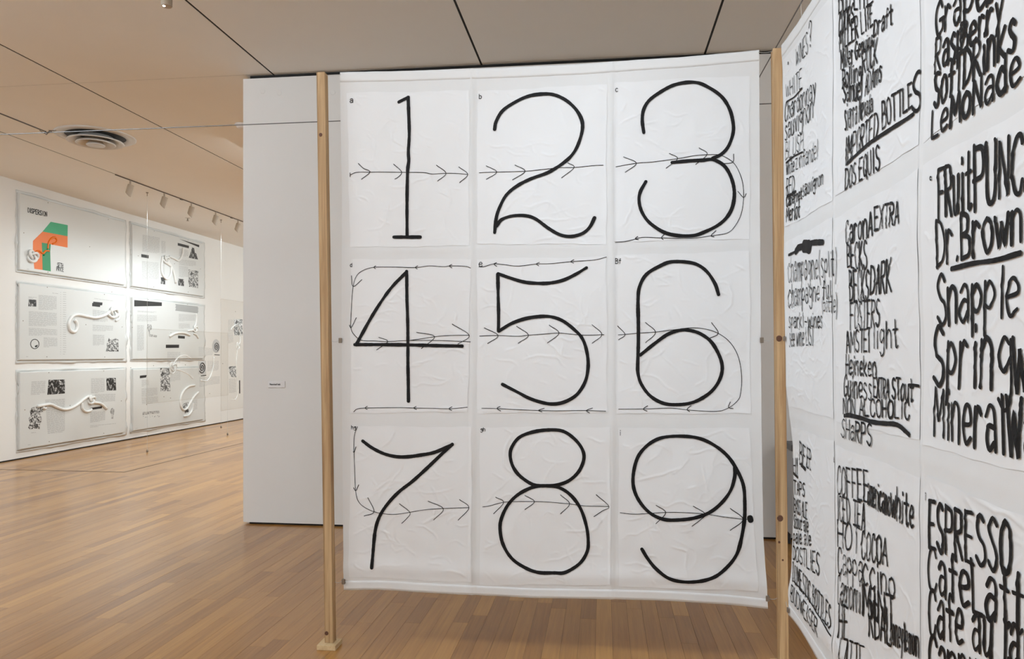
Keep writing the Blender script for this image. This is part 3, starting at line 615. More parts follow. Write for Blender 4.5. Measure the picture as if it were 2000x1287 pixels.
def tie(P0, P1, label, sag=.006):
    P0, P1 = Vector(P0), Vector(P1)
    pts = [P0.lerp(P1, s)-Vector((0, 0, sag*4*s*(1-s))) for s in np.linspace(0, 1, 7)]
    tag(MB().tube(pts, .0011, 5).build('nylon_tie', M['nylon']), label, 'line')
def clip_f(px, py):
    X, z = pxf(px, py); X = float(X); z = float(z)
    m = MB().box(X-.008, X+.009, YS-.012, YS-.004, z-.013, z+.013, .0015); m.box(X-.008, X+.009, YS+.002, YS+.008, z-.013, z+.013, .0015)
    m.build('clip', M['clip'], sheetA); return X, z
for (px, py, w_, lab) in [(671.5,1135,'a','thin clear tie from low clip of numeral sheet to the left post'),(665.5,665,'a','thin clear tie from middle clip of numeral sheet to the left post'),
                          (1487,664.5,'b','thin clear tie from middle clip of numeral sheet to the knotty middle post'),(1498.5,1168,'b','thin clear tie from low clip of numeral sheet to the middle post')]:
    X, z = clip_f(px, py); xp = xpost(w_, z); s = 1 if w_ == 'a' else -1
    tie((X-s*.009, YS-.002, z), (xp+s*.0230, 3.668, z+(.006 if w_ == 'b' else -.002)), lab)
for (py, lab) in [(1187,'thin clear tie holding low corner of lettered sheet to the middle post'),(661,'thin clear tie holding middle edge of lettered sheet to the middle post')]:
    a, z = pxr(1539, py); a = float(a); z = float(z); X = float(Xs(3.575, z))
    MB().box(X-.012, X-.004, 3.555, 3.572, z-.011, z+.011, .001).build('clip', M['clip'], sheetB)
    tie((X-.008, 3.573, z), (xpost('b', z)+.012, 3.6415, z+.012), lab, .002)
ZW = 3.0; YW = 4.58
kx, ky = (float(q) for q in onZ(85, 256, ZW))
dz = lambda X: 0.0
def cable(pts, r, label, extra=None):
    t = MB().tube(pts, r, 6)
    if extra: extra(t)
    return tag(t.build('steel_cable', M['steel']), label, 'cable')
def wraps(t):
    for k in range(5): 
        a = k*1.3; t.tube([(kx-.05+.02*k, YW-.01+.018*math.sin(a), ZW+.014*math.cos(a)), (kx-.03+.02*k, YW+.012*math.cos(a), ZW-.014*math.sin(a)), (kx-.01+.02*k, YW+.01*math.sin(a), ZW+.010)], .0025, 5)
cable([(XL, YW, ZW), (XR, YW, ZW)], .0032, 'long thin steel cable crossing the whole room under the ceiling', wraps)
cable([(kx-.01, YW, ZW+.006), (kx-.01, YB, ZW+.006)], .0045, 'steel cable running toward the viewer from a wound knot at upper left')
cable([(.842, YW, ZW+.006), (.842, YB, ZW+.006)], .0028, 'steel cable above the lettered sheet running toward the viewer')
tie((xa1+.02, 3.66, za-.01), (float(tx[0])+.006, YS-.001, float(tz[0])-.012), 'thin clear tie from top of left post to corner of numeral sheet', .004)
tie((xb1-.02, 3.66, zb-.01), (float(tx[-1])-.006, YS-.001, float(tz[-1])-.012), 'thin clear tie from top of middle post to corner of numeral sheet', .004)
for Yh, lab in ((3.3, 'short clear tie hanging far end of lettered sheet from cable'), (2.45, 'short clear tie hanging middle of lettered sheet from cable')):
    tie((.842, Yh, ZW+.003), (float(Xs(Yh, 2.94)), Yh, 2.945), lab, 0)

# ---------------------------------------------------------------- ceiling fittings
cx_, cy_ = (float(q) for q in onZ(187, 266, CEIL))
t = thing('ceiling_diffuser', (cx_, cy_, CEIL), 'round beige air diffuser with stepped rings in the ceiling at left', 'vent')
C3 = (cx_, cy_, CEIL)
MB().lathe([(0.4133,.0),(0.4133,-.008),(0.3959,-.016),(0.3132,-.012),(0.3001,.02)], C3, 56).build('outer_ring', M['vent'], t, True)
MB().lathe([(0.0001,-.0015),(0.3175,-.0015)], C3, 48).build('dark_interior', M['ventdark'], t)
MB().lathe([(0.1740,-.004),(0.2132,-.035),(0.2828,-.058),(0.2915,-.070),(0.2828,-.076),(0.2653,-.070),(0.1958,-.042),(0.1653,-.004)], C3, 56).build('cone_ring', M['vent'], t, True)
MB().lathe([(0.0870,-.006),(0.1348,-.045),(0.1958,-.078),(0.2044,-.088),(0.1958,-.096),(0.1827,-.090),(0.1218,-.055),(0.0783,-.006)], C3, 56).build('cone_ring', M['vent'], t, True)
MB().lathe([(0.0001,-.006),(0.0522,-.03),(0.0870,-.092),(0.0974,-.100),(0.0905,-.110),(0.0001,-.102)], C3, 48).build('centre_cap', M['vent'], t, True)
# wall washing track
XTR = -6.64
t = thing('lighting_track', (XTR, 9.4, CEIL), 'dark thin lighting track in ceiling joint along the white artwork wall', 'track')
MB().box(XTR-.007, XTR+.007, 9.4, 19.5, CEIL-.012, CEIL+.012).build('rail', M['rail'], t)
for yj in (11.0, 12.6, 14.4, 17.0): MB().box(XTR-.012, XTR+.012, yj-.03, yj+.03, CEIL-.02, CEIL-.011).build('coupling', M['rail'], t)
ORD = ['nearest of the five heads, nearest to the room corner at left', 'second nearest, left of the sprinkler', 'third, with a bright lit face', 'fourth, beside the hanging wire', 'farthest, beside the partition edge']
for i, (px, py) in enumerate([(254.5,350),(321,374.5),(374,395.5),(421.5,413),(465,429.5)]):
    a_, b_, c_ = ray(px, py); d = XTR/a_; Yh = float(b_*d)
    tl = thing('track_light', (XTR, Yh, CEIL-.012), 'beige cylindrical track light: '+ORD[i], 'light', 'track lights along the artwork wall')
    MB().tube([(XTR, Yh, CEIL-.012), (XTR, Yh, CEIL-.085)], .012, 8).build('stem', M['lamp'], tl)
    ax = Vector((-.26, -.10, -1)).normalized(); p0 = Vector((XTR+.012, Yh, CEIL-.072)); L = .175; r = .042; n = 20
    e1 = ax.cross(Vector((0, 1, 0))).normalized(); e2 = ax.cross(e1).normalized()
    if e1.x > 0: e1 = -e1
    V = []
    for (s, k, sl) in ((0, .9, 0), (.006, 1, 0), (L, 1, 1), (L-.004, .9, 1), (L-.03, .85, 1)):
        for q in range(n):
            an = 6.2832*q/n; o_ = e1*math.cos(an)+e2*math.sin(an); V.append(p0+ax*(s-(sl*.03*(1+math.cos(an)) if sl else 0))+o_*r*k)
    Fc = [(rw*n+q, rw*n+(q+1) % n, rw*n+n+(q+1) % n, rw*n+n+q) for rw in range(4) for q in range(n)]+[tuple(range(n))[::-1]]
    MB().add(V, Fc).build('housing', M['lamp'], tl)
    MB().add(V[4*n:], [tuple(range(n))]).build('lamp_face', M['glow'] if i == 2 else M['ventdark'], tl)
    fp = p0+ax*(L+.03)
    spot(tuple(fp), (XL, Yh+.25, 1.35), [20, 24, 31, 60, 72][i], 104, TRK, .85, .035)
# two added spots with no fixture, brightening the wall's near and far ends
spot((XTR, 8.3, CEIL-.2), (XL, 8.5, 1.4), 16, 118, TRK, .9, .035)
spot((XTR, 19.0, CEIL-.2), (XL, 19, 1.35), 90, 118, TRK, .85, .035)
# single head hanging at the top edge of the view
hx, hy = (float(q) for q in onZ(326, 4, 3.74))
tl = thing('track_light', (hx, hy, CEIL), 'pale track light head cut off by the top edge of the view', 'light')
MB().tube([(hx, hy, CEIL), (hx, hy, 3.88)], .010, 8).build('stem', M['lamp'], tl)
MB().tube([(hx, hy, 3.885), (hx, hy, 3.88), (hx+.004, hy-.01, 3.712), (hx+.004, hy-.01, 3.707)], [.028, .034, .034, .031], 18).build('housing', M['lamp'], tl)
MB().lathe([(.0001,-.001),(.008,-.002),(.009,.002)], (hx-.008, hy-.02, 3.7072), 14).build('lamp_face', M['glow'], tl)
# sprinkler and smoke detector
sx_, sy_ = (float(q) for q in onZ(366.5, 425.5, CEIL))
t = thing('sprinkler_head', (sx_, sy_, CEIL), 'small sprinkler head on ceiling between the track and artwork wall', 'sprinkler')
MB().lathe([(.0001,0),(.045,0),(.045,-.006),(.016,-.012),(.0001,-.012)], (sx_, sy_, CEIL), 18).build('escutcheon', M['vent'], t)
MB().lathe([(.010,-.012),(.010,-.05),(.022,-.052),(.022,-.056),(.0001,-.056)], (sx_, sy_, CEIL), 12).build('nozzle', M['clip'], t)
dx_, dy_ = (float(q) for q in onZ(472, 243, CEIL))
t = thing('smoke_detector', (dx_, dy_, CEIL), 'small white smoke detector on ceiling half hidden by the partition', 'detector')
MB().lathe([(.0001,-.045),(.035,-.045),(.055,-.03),(.06,-.012),(.07,-.010),(.07,0)], (dx_, dy_, CEIL), 24).build('detector_body', M['card'], t, True)
# paint plugs on the partition
for (px, py) in [(513,178),(546,181),(650,180)]:
    X, z = (float(q) for q in onY(px, py, YP)); V = [(X+.022*math.cos(6.2832*k/18), YP-.0022, z+.022*math.sin(6.2832*k/18)) for k in range(18)]; V2 = [(X+.025*math.cos(6.2832*k/18), YP+.001, z+.025*math.sin(6.2832*k/18)) for k in range(18)]
    MB().add(V+V2, [tuple(range(18))]+[(k, 18+k, 18+(k+1) % 18, (k+1) % 18) for k in range(18)]).build('plug', M['wall'], bpy.data.objects['wall_partition'])

# ---------------------------------------------------------------- reliefs on the left wall
def quadmap(q):
    q = np.asarray(q, float)
    return lambda s, t: (q[0]*(1-s)+q[1]*s)*(1-t)+(q[3]*(1-s)+q[2]*s)*t
class Board:
    """flat print surface facing the room at x = X; pixel data through a crop C"""
    def __init__(s, parent, C, X): s.p = parent; s.C = C; s.X = X
    def yz(s, pts):
        P = np.array(pts, float); C = s.C
        a, z = onX(C[0]+P[:, 0]*C[2], C[1]+P[:, 1]*C[2], s.X); return np.stack([a, z], 1)
    def poly(s, pts, mt, name='printed_shape', off=.0012, label=None):
        Q = s.yz(pts); n = len(Q)
        V = [(s.X+off, y, z) for y, z in Q]+[(s.X-.0005, y, z) for y, z in Q]
        o = obj(name, V, [tuple(range(n))]+[(k, (k+1) % n, n+(k+1) % n, n+k) for k in range(n)], mt, s.p)
        if label: o['label'] = label
        return o
    def text(s, q, pitch=.0155, lead=False):
        if len(q) == 2: (x0, y0), (x1, y1) = q; q = [(x0, y0), (x1, y0), (x1, y1), (x0, y1)]
        Q = s.yz(q); f = quadmap(Q); H = np.hypot(*(Q[0]-Q[3])); Wd = np.hypot(*(Q[1]-Q[0])); n = max(1, int(H/pitch)); m = MB()
        for i in range(n):
            t0 = (i+.25)/n; t1 = t0+.0052/H; x = 0; end = 1 if i < n-1 else rng.uniform(.3, .9)
            while x < end:
                l = min(end, x+rng.uniform(.03, .11)/Wd)
                c = [f(x, t0), f(l, t0), f(l, t1), f(x, t1)]
                m.add([(s.X+.001, *p) for p in c], [(0, 1, 2, 3)]); x = l+.010/Wd
        return m.build('text_block', M['grey'], s.p)
    def rope(s, pts, r=.021, mt=None, name='rope', curve=True, lift=.45):
        C = s.C; P = np.array(pts, float); P = smooth_curve(P, 6) if curve else P
        a, z = onX(C[0]+P[:, 0]*C[2], C[1]+P[:, 1]*C[2], s.X+r*lift)
        return MB().tube([(s.X+r*lift, y, w_) for y, w_ in zip(a, z)], r, 10).build(name, mt or M['rope'], s.p, True)
    def knot(s, c, k, r=.017, mt=None, seed=0):
        Q = s.yz([c])[0]; g = np.random.default_rng(seed); pts = []
        for i in range(70):
            t = 2*math.pi*i/69; R = k*(1+.42*math.cos(3*t)); pts.append((s.X+r*(1.1+1.0*math.sin(3*t)), Q[0]+R*math.cos(2*t), Q[1]+.9*R*math.sin(2*t)))
        return MB().tube(pts, r, 8).build('rope_knot', mt or M['rope'], s.p, True)
    def pin(s, pts):
        Q = s.yz(pts)
        for y, z in Q:
            m = MB(); n = 8; V = [(s.X+.004, y+.006*math.cos(6.2832*k/n), z+.006*math.sin(6.2832*k/n)) for k in range(n)]+[(s.X-.001, y+.007*math.cos(6.2832*k/n), z+.007*math.sin(6.2832*k/n)) for k in range(n)]
            m.add(V, [tuple(range(n))]+[(k, (k+1) % n, n+(k+1) % n, n+k) for k in range(n)]).build('pin', M['clip'], s.p)
    def write(s, text, q, wdt, mt):
        surf = lambda u, v, o: (np.full(np.shape(u), s.X)+o, u, v); C = s.C
        ink = Ink(surf, .0015); to = lambda px, py: onX(C[0]+px*C[2], C[1]+py*C[2], s.X)
        st = rng.bit_generator.state; lettering(ink, text, q, wdt, to, jit=0, cross=2, step=.008, rough=0); return ink.build('printed_title', mt, s.p)
def relief(label, C, outer, inner, depth=.045):
    XF = XL+depth; B = Board(None, C, XF)
    O = Board(None, C, XL+.004).yz(outer); I = B.yz(inner)
    def rect(q): return (q[:2, 1].mean(), q[2:, 1].mean(), q[[0, 3], 0].mean(), q[[1, 2], 0].mean())   # top, bottom, near y, far y
    ot, ob, oy0, oy1 = rect(O); it, ib, iy0, iy1 = rect(I)
    iy0 = max(iy0, oy0+.02); iy1 = min(iy1, oy1-.02); it = min(it, ot-.02); ib = max(ib, ob+.02)
    t = thing('relief_panel', (XL, (oy0+oy1)/2, (ot+ob)/2), label, 'artwork', 'formed plastic panels on the left wall')
    def ring(y0, y1, zb, zt, x, wav=0, inw=0, n=34):
        P = []
        for (a, b) in (((y0, zb), (y1, zb)), ((y1, zb), (y1, zt)), ((y1, zt), (y0, zt)), ((y0, zt), (y0, zb))):
            for k in range(n): s_ = k/n; P.append([a[0]+(b[0]-a[0])*s_, a[1]+(b[1]-a[1])*s_])
        P = np.array(P); m = len(P); nz = np.convolve(np.r_[r_n, r_n[:8]], np.ones(5)/5, 'same')[:m]
        xs = x+wav*np.abs(nz); c = np.array([(y0+y1)/2, (zb+zt)/2]); P = P+np.clip(c-P, -1, 1)*(inw*nz)[:, None]
        return np.c_[xs, P]
    r_n = rng.normal(0, 1.6, 34*4)
    R = [ring(oy0, oy1, ob, ot, XL+.0005, 0, .010), ring(oy0, oy1, ob, ot, XL+.004, .018, .010), ring((oy0*.5+iy0*.5), (oy1*.5+iy1*.5), (ob*.5+ib*.5), (ot*.5+it*.5), XL+.006, .012),
         ring(iy0-.006, iy1+.006, ib-.006, it+.006, XL+.003)]
    m = 34*4; V = np.vstack(R); Fc = [(r*m+k, r*m+(k+1) % m, r*m+m+(k+1) % m, r*m+m+k) for r in range(3) for k in range(m)]
    obj('flange', V, Fc, M['plastic'], t, True)
    R = [ring(iy0-.006, iy1+.006, ib-.006, it+.006, XL+.003), ring(iy0, iy1, ib, it, XF-.012), ring(iy0+.004, iy1-.004, ib+.004, it-.004, XF-.003), ring(iy0+.012, iy1-.012, ib+.012, it-.012, XF)]
    V = np.vstack(R); Fc = [(r*m+k, r*m+(k+1) % m, r*m+m+(k+1) % m, r*m+m+k) for r in range(3) for k in range(m)]+[tuple(range(3*m, 4*m))]
    obj('raised_sheet', V, Fc, M['plastic'], t)
    B.p = t; return B
K1, K2, K3, K4, K5, K6 = (0,340,.21757), (240,400,.17094), (0,530,.14764), (240,560,.13209), (0,700,.17094), (240,680,.15544)
# panel 1
B = relief('white relief panel with orange and green bent band, top row left', K1, [(140,135),(1130,415),(1130,1015),(145,885)], [(178,165),(1122,432),(1122,990),(178,865)])
B.poly([(455,428),(608,458),(606,558),(382,516)], M['green2'], label='light green end of the bent band'); B.poly([(382,516),(606,558),(606,660),(375,615),(382,860),(308,850),(295,690),(296,600)], M['orange'], label='orange bent band')
B.poly([(375,615),(455,628),(450,700),(455,873),(382,860)], M['green'], label='green side of the bent band', off=.0018)
B.write('DISPERSION', (250,303,342,422,340,381), .0115, M['print']); B.write('SETH', (514,795,833,567,804,842), .0085, M['print']); B.write('PRICE', (508,833,867,571,843,876), .0085, M['print'])
B.rope([(428,670),(435,620),(460,578),(490,568),(510,590),(500,615),(470,628)], .014, M['orange'], lift=.1); B.rope([(320,700),(350,690),(385,712),(410,690),(440,690)], .014, M['orange'], lift=.1); B.rope([(390,730),(415,700),(430,670),(440,640)], .012, M['green'], lift=.1)
B.knot((285,738), .065, .020); B.pin([(430,257),(972,407),(213,527),(805,652),(430,880),(972,962)]); B.text([(240,850),(290,856)])
# panel 2
B = relief('white relief panel with tilted black bar and three photos, top row right', K2, [(75,195),(935,430),(930,1070),(80,955)], [(105,222),(925,440),(922,1040),(105,935)])
for q in ([(225,340),(420,375),(418,560),(222,535)], [(217,640),(410,662),(410,865),(217,845)], [(440,410),(487,418),(487,560),(440,555)], [(440,640),(478,645),(478,815),(440,810)], [(645,500),(745,520),(745,595),(642,585)], [(640,620),(835,645),(835,705),(640,690)], [(640,695),(745,708),(745,835),(640,828)]): B.text(q)
B.poly([(210,562),(295,577),(293,612),(210,598)], M['print']); B.poly([(645,390),(872,460),(870,486)], M['print']); B.poly([(627,435),(755,468),(753,497),(627,465)], M['print'])
B.poly([(790,488),(815,495),(820,545),(840,560),(857,625),(752,605),(770,560)], M['photodark'], 'printed_photo'); B.poly([(750,738),(862,757),(860,952),(750,935)], M['photo'], 'printed_photo'); B.poly([(632,843),(697,850),(697,930),(632,920)], M['photodark'], 'printed_photo'); B.poly([(433,827),(483,835),(483,911),(433,903)], M['photodark'], 'printed_photo')
B.rope([(455,590),(440,690),(450,790),(500,848),(545,800),(552,710),(535,690),(490,660),(455,625)]); B.rope([(500,640),(545,690),(575,760),(605,895)]); B.rope([(530,590),(580,610),(640,635),(680,565),(687,490)]); B.knot((490,625), .055); B.pin([(357,300),(743,405),(175,583),(590,672),(885,733),(353,938),(745,996)])
# panel 3
B = relief('white relief panel with number columns and curling rope, middle row left', K3, [(210,110),(1670,310),(1665,1200),(210,1215)], [(250,150),(1655,330),(1655,1162),(250,1172)])
for q in ([(510,310),(748,330),(748,515),(508,510)], [(380,525),(750,550),(750,735),(380,722)], [(380,745),(755,768),(755,860),(380,850)], [(575,870),(760,880),(755,1010),(575,1005)], [(375,330),(485,340),(485,368),(375,360)], [(1225,505),(1425,530),(1425,672),(1225,660)], [(1225,705),(1495,718),(1490,798),(1225,792)], [(1228,835),(1380,842),(1380,985),(1228,980)], [(1245,350),(1560,395),(1560,412),(1245,372)], [(345,1122),(415,1122),(415,1134),(345,1134)], [(690,282),(778,292),(778,300),(690,290)]): B.text(q)
for (x0, x1) in ((797,808), (832,875)): B.text([(x0,268),(x1,270),(x1,1115),(x0,1112)], .033)
B.poly([(377,370),(481,376),(479,466),(375,462)], M['photodark'], 'printed_photo', .0016); B.poly([(1233,400),(1355,412),(1352,448),(1325,450),(1322,472),(1218,460),(1220,418),(1232,418)], M['print'])
B.poly([(1440,880),(1455,905),(1510,895),(1525,880),(1545,895),(1570,900),(1568,1060),(1400,1060),(1415,1000),(1410,930),(1430,915)], M['photo'], 'printed_photo')
B.rope([(460+55*math.cos(a), 960+62*math.sin(a)) for a in np.linspace(0, 6.28, 22)], .005, M['print'], 'printed_ring', lift=.1); B.poly([(460,985),(500,970),(490,1000),(465,1005)], M['print'])
B.rope([(985,640),(1015,680),(1020,740),(1000,790),(965,800),(925,770),(908,700),(925,640),(965,590),(1040,572),(1150,595),(1270,612),(1380,582),(1430,550),(1480,510),(1530,495),(1558,530),(1545,590),(1480,605),(1430,570)], .024); B.rope([(1540,520),(1565,560),(1572,620),(1530,655)], .020); B.knot((1490,545), .07, .018)
B.pin([(625,210),(1380,305),(305,653),(1135,705),(1615,735),(620,1130),(1385,1132),(1478,272)])
# panel 4
B = relief('white relief panel with wide black bar and dotted grid, middle row right', K4, [(105,125),(1210,262),(1200,1085),(105,1105)], [(138,160),(1200,285),(1195,1060),(138,1075)])
for q in ([(215,350),(497,368),(497,392),(215,378)], [(210,410),(500,425),(500,520),(210,512)], [(210,565),(310,570),(310,948),(210,945)], [(825,400),(1070,415),(1070,518),(825,510)], [(825,540),(990,548),(990,625),(825,620)]): B.text(q)
B.poly([(168,196),(575,232),(575,285),(400,287),(168,291)], M['print'])
hexm = MB()
for r_ in range(5):
    for c_ in range(17):
        x0 = 784+c_*19.6+(9.8 if r_ % 2 else 0); y0 = 264+r_*20+(x0-778)*.12
        if x0 > 1108: continue
        Q = B.yz([(x0+9*math.cos(a), y0+9*math.sin(a)) for a in np.linspace(0, 6.2832, 7)]+[(x0+5.2*math.cos(a), y0+5.2*math.sin(a)) for a in np.linspace(0, 6.2832, 7)])
        hexm.add([(B.X+.0015, *p) for p in Q], [(k, k+1, 8+k, 7+k) for k in range(6)])
hexm.build('printed_grid', M['print'], B.p)
B.poly([(365,555),(420,560),(430,620),(395,655),(400,700),(505,720),(500,748),(385,735),(378,650),(352,610)], M['photolight'], 'printed_photo')
B.poly([(815,722),(915,730),(915,768),(815,762)], M['print'])
B.rope([(1080,395),(1088,470),(1070,580),(1035,640),(960,652)], .017); B.rope([(690,735),(770,690),(860,680),(930,690),(990,718)], .022); B.rope([(1045,690),(1085,710),(1115,758)], .018); B.knot((1060,620), .05, .016); B.pin([(372,190),(140,600),(710,678),(955,262)])
# panel 5
B = relief('white relief panel with dark fur patch and knotted rope, bottom row left', K5, [(180,125),(1440,100),(1440,870),(190,1082)], [(220,155),(1428,122),(1430,848),(225,1042)])
for q in ([(360,262),(520,255),(512,412),(350,420)], [(515,472),(740,458),(740,842),(545,865)], [(1040,228),(1195,222),(1195,395),(1040,402)], [(1080,408),(1318,402),(1315,500),(1085,510)], [(1030,612),(1200,600),(1200,715),(1030,735)], [(1030,765),(1325,738),(1325,765),(1030,795)], [(318,985),(380,975),(380,985),(318,995)], [(355,845),(495,832),(495,842),(355,855)]): B.text(q)
B.poly([(555,245),(740,240),(740,400),(540,415)], M['photodark'], 'printed_photo', .0016); B.poly([(1213,223),(1322,223),(1327,365),(1220,367)], M['photodark'], 'printed_photo'); B.poly([(1030,565),(1165,545),(1163,570),(1040,588)], M['print'])
B.poly([(1265,580),(1285,565),(1308,585),(1305,625),(1295,650),(1292,690),(1270,690),(1272,640),(1257,610)], M['photolight'], 'printed_photo')
B.poly([(365,560),(430,545),(490,560),(488,620),(465,650),(478,700),(455,760),(455,808),(400,800),(340,812),(320,790),(345,740),(325,690),(350,640),(340,600)], M['photo'], 'printed_photo', .0016)
B.rope([(430,548),(520,530),(580,525),(660,560),(730,580),(800,572),(880,530),(960,465),(1010,435),(1045,460),(1070,500),(1150,515),(1220,575)], .022); B.rope([(935,510),(940,570),(980,605),(1030,598),(1045,575)], .020); B.rope([(488,560),(510,572),(525,570)], .02); B.knot((1035,470), .05, .018); B.pin([(558,162),(1185,143),(283,588),(800,538),(1385,485),(562,950),(1185,855)])
# panel 6
B = relief('white relief panel with row of tiny sketches, bottom row right', K6, [(90,240),(1028,232),(1025,908),(100,1078)], [(122,258),(1018,250),(1018,890),(125,1048)])
for q in ([(235,400),(330,395),(330,478),(235,485)], [(235,505),(432,495),(432,598),(235,612)], [(235,620),(440,605),(440,690),(240,705)], [(160,1005),(220,995),(220,1003),(160,1013)]): B.text(q)
B.poly([(213,345),(300,337),(290,368),(213,378)], M['print'])
for k in range(24):
    x0 = 246+rng.uniform(0, 215); y0 = 868-rng.exponential(16)-.04*(x0-246); w_ = rng.uniform(2, 8); h_ = rng.uniform(2, 7)
    if k < 16: B.poly([(x0,y0),(x0+w_,y0-1),(x0+w_*.8,y0+h_),(x0+1,y0+h_)], M['print'])
B.poly([(250,800),(455,785),(462,815),(245,840)], M['photolight'], 'printed_photo')
B.poly([(750,700),(820,675),(842,720),(800,765),(755,750)], M['photo'], 'printed_photo'); B.poly([(770,780),(825,766),(828,800),(778,820)], M['photodark'], 'printed_photo')
B.rope([(905,465),(830,480),(760,540),(722,640),(732,735),(770,775),(812,745),(850,680),(900,600),(950,552)], .020); B.rope([(880,690),(870,775),(825,840),(768,855)], .020); B.pin([(98,245),(100,1062),(385,218),(515,608)])
# clear panels hanging in front of the wall
def clear(label, C, quad, X):
    t = thing('clear_relief_panel', (X, 0, 1), label, 'artwork'); B = Board(None, (0,0,1), X); Q = B.yz(quad)
    y0, y1, zt, zb = Q[[0, 3], 0].mean(), Q[[1, 2], 0].mean(), Q[:2, 1].mean(), Q[2:, 1].mean()
    t.location = (X, (y0+y1)/2, (zt+zb)/2); WO[t.name] = Vector(t.location)
    MB().box(X-.005, X, y0, y1, zb, zt, .001).build('clear_sheet', M['clear'], t)
    for (a0, a1, b0, b1) in ((y0, y1, zt-.012, zt), (y0, y1, zb, zb+.014), (y0, y0+.012, zb+.014, zt-.012), (y1-.012, y1, zb+.014, zt-.012)):
        MB().box(X-.010, X+.006, a0, a1, b0, b1, .002).build('rolled_edge', M['clear'], t)
    return Board(t, C, X)
B = clear('clear plastic panel with two grey spirals hanging in front of the relief wall', K6, [(286,640),(445.5,651),(445.5,771.5),(287,790)], -6.92)
for q in ([(557,45),(720,48),(720,200),(557,205)], [(600,270),(722,270),(722,415),(600,420)], [(952,-20),(1150,5),(1120,100),(952,102)], [(1060,158),(1203,158),(1203,280),(1060,292)], [(960,365),(1218,352),(1218,455),(960,490)], [(870,650),(935,645),(935,780),(870,790)]): B.text(q)
B.poly([(540,-44),(706,-44),(704,-4),(540,-2)], M['print'])
def spiral(c, rx, ry, turns, r): B.rope([(c[0]+rx*k/40*math.cos(turns*6.2832*k/40), c[1]+ry*k/40*math.sin(turns*6.2832*k/40)) for k in range(3, 41)], r, M['print'], 'printed_spiral', lift=.2)
disc = [(1171+47*math.cos(a), -26+86*math.sin(a)) for a in np.linspace(0, 6.2832, 28)[:-1]]
B.poly(disc, mat('grey_disc_print', (.42,.41,.40,1), .4), 'printed_disc'); spiral((1175,-18), 32, 58, 2.2, .007)
B.poly([(948,160),(1043,158),(1043,326),(948,330)], mat('pale_grey_print', (.50,.49,.48,1), .4), 'printed_disc'); spiral((995,240), 40, 74, 2.4, .009)
B.poly([(1150,77),(1216,82),(1215,91),(1150,87)], M['print']); B.poly([(980,342),(1047,334),(1046,346),(980,353)], M['print'])
B.poly([(470,252),(588,250),(595,540),(476,543)], M['photo'], 'printed_photo', .0016)
B.rope([(850,125),(780,90),(700,112),(645,180),(612,225),(640,262),(720,280),(810,320),(882,382)], .011, M['ropeclear']); B.rope([(1142,110),(1135,230),(1095,360),(1050,410),(978,405)], .012, M['ropeclear']); B.knot((618,248), .075, .014*.8, M['ropeclear']); B.knot((632,225), .05, .014*.8, M['ropeclear'])
B.pin([(98+200,708),(598,627),(515,609),(785,210),(1255,195),(1090,570)])
B = clear('clear upright plastic panel cut off by the partition edge', (400,560,.20202), [(431.5,580.5),(506,596),(506,791),(431.5,804)], -6.975)
B.poly([(282,313),(364,316),(366,470),(282,468)], M['photo'], 'printed_photo'); B.poly([(228,772),(300,766),(302,876),(255,872),(232,810)], M['photo'], 'printed_photo'); B.poly([(331,905),(341,905),(342,1032),(332,1032)], M['print'])
for q in ([(225,318),(275,318),(275,545),(225,548)], [(233,890),(300,885),(300,1025),(233,1030)]): B.text(q)
B.rope([(252,415),(275,385),(310,368),(330,410),(342,480),(340,540),(318,590),(308,680),(305,770),(315,900),(318,1030),(300,1085),(265,1090)], .010, M['ropeclear']); B.knot((318,570), .05, .012*.8, M['ropeclear']); B.pin([(296,240),(172,742)])
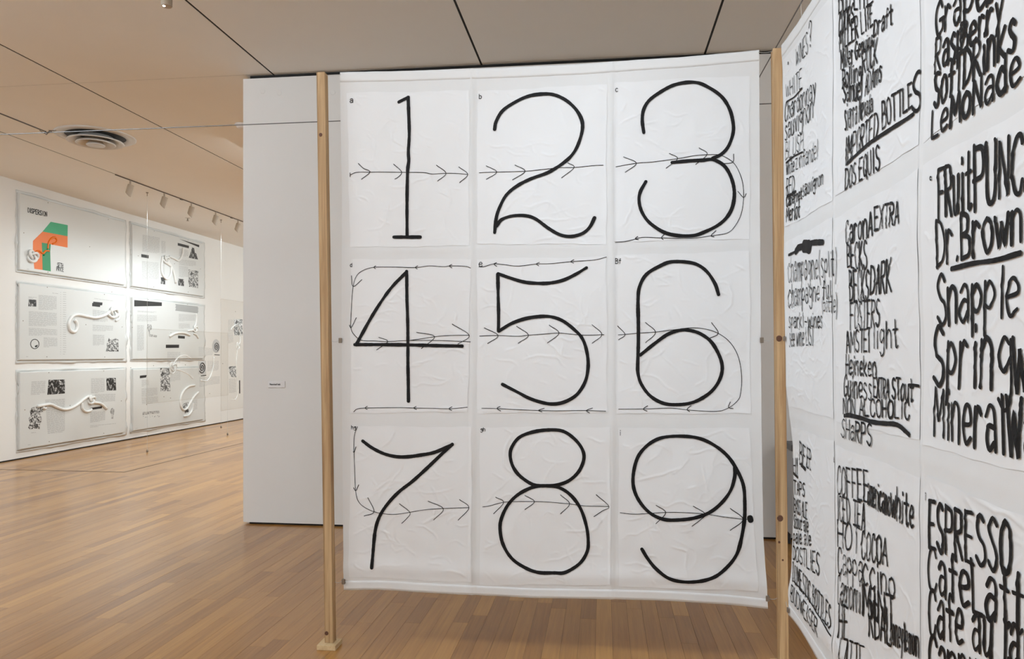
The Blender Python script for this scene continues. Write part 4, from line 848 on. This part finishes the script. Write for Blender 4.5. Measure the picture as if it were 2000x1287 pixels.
for (px, pyt, X, zb_, lab) in [(287.5,377,-6.905,.0,'thin white hanging wire near the left edge of the clear panel'),(431.8,428,-6.962,.14,'thin white hanging wire beside the upright clear panel'),(444.5,438,-6.90,.0,'thin white wire with weight dropping from the right edge of the spiral panel')]:
    a_, b_, c_ = ray(px, 500); Y = float(b_*X/a_)
    t = thing('hanging_wire', (X, Y, CEIL), lab, 'wire')
    low = px > 440
    MB().tube([(X, Y, 1.92 if low else CEIL-.05), (X, Y, zb_+.04)], .0016, 6).build('wire', M['nylon'], t)
    if not low: MB().lathe([(.0001,0),(.018,0),(.018,-.01),(.005,-.012),(.005,-.055),(.0001,-.055)], (X, Y, CEIL), 10).build('ceiling_mount', M['clip'], t)
    MB().lathe([(.0001,.0),(.012,.006),(.016,.03),(.006,.05),(.0001,.05)], (X, Y, zb_), 10).build('weight', M['clip'], t)

# ---------------------------------------------------------------- small things on and by the partition
(x0, z0), (x1, z1) = [tuple(float(q) for q in onY(a, b, YP)) for a, b in ((524,757), (557,744.5))]
t = thing('wall_sign', (x0, YP, z0), 'tiny white card sign reading please do not touch on the partition', 'sign')
MB().box(x0, x1, YP-.006, YP, z0, z1, .001).build('card', M['card'], t)
ink = Ink(lambda u, v, o: (u, np.full(np.shape(u), YP-.0065)-o, v), .0004); lettering(ink, 'Please do not touch', (527,748.8,752.2,547.5,748.9,752.3), .0022, lambda px, py: onY(px, py, YP-.0065), jit=0, cross=1, step=.004, rough=0)
ink.build('printed_title', M['print'], t)
RX0, RX1, RY0, RY1, RZ0, RZ1 = 1.435, 2.0, 5.86, 6.13, .11, .81
t = thing('brochure_rack', (RX0+.28, 6.0, 0), 'black open shelf rack standing at the partition behind the lettered sheet', 'rack')
MB().box(RX0, RX0+.018, RY0+.01, RY1, RZ0, RZ1-.05, .003).build('side_panel', M['rackside'], t); MB().box(RX1-.018, RX1, RY0+.01, RY1, RZ0, RZ1-.05, .003).build('side_panel', M['rackside'], t)
MB().box(RX0+.018, RX1-.018, RY1-.012, RY1, RZ0, RZ1-.05).build('back_panel', M['rackblack'], t)
for z in (RZ0+.0, RZ0+.21, RZ0+.42): 
    s_ = MB().box(RX0+.0185, RX1-.0185, RY0+.012, RY1-.0125, z, z+.02, .003).build('shelf', M['rackblack'], t)
    MB().box(RX0+.0185, RX1-.0185, RY0-.004, RY0+.0115, z, z+.075, .003).build('shelf_lip', M['rackgrey'], s_)
MB().box(RX0-.012, RX1+.012, RY0-.012, RY1, RZ1-.0495, RZ1, .006).build('top', M['rackgrey'], t)
for x in (RX0+.01, RX1-.04):
    for y in (RY0+.02, RY1-.05): MB().box(x, x+.03, y, y+.03, 0, RZ0-.0005, .003).build('foot', M['rackblack'], t)
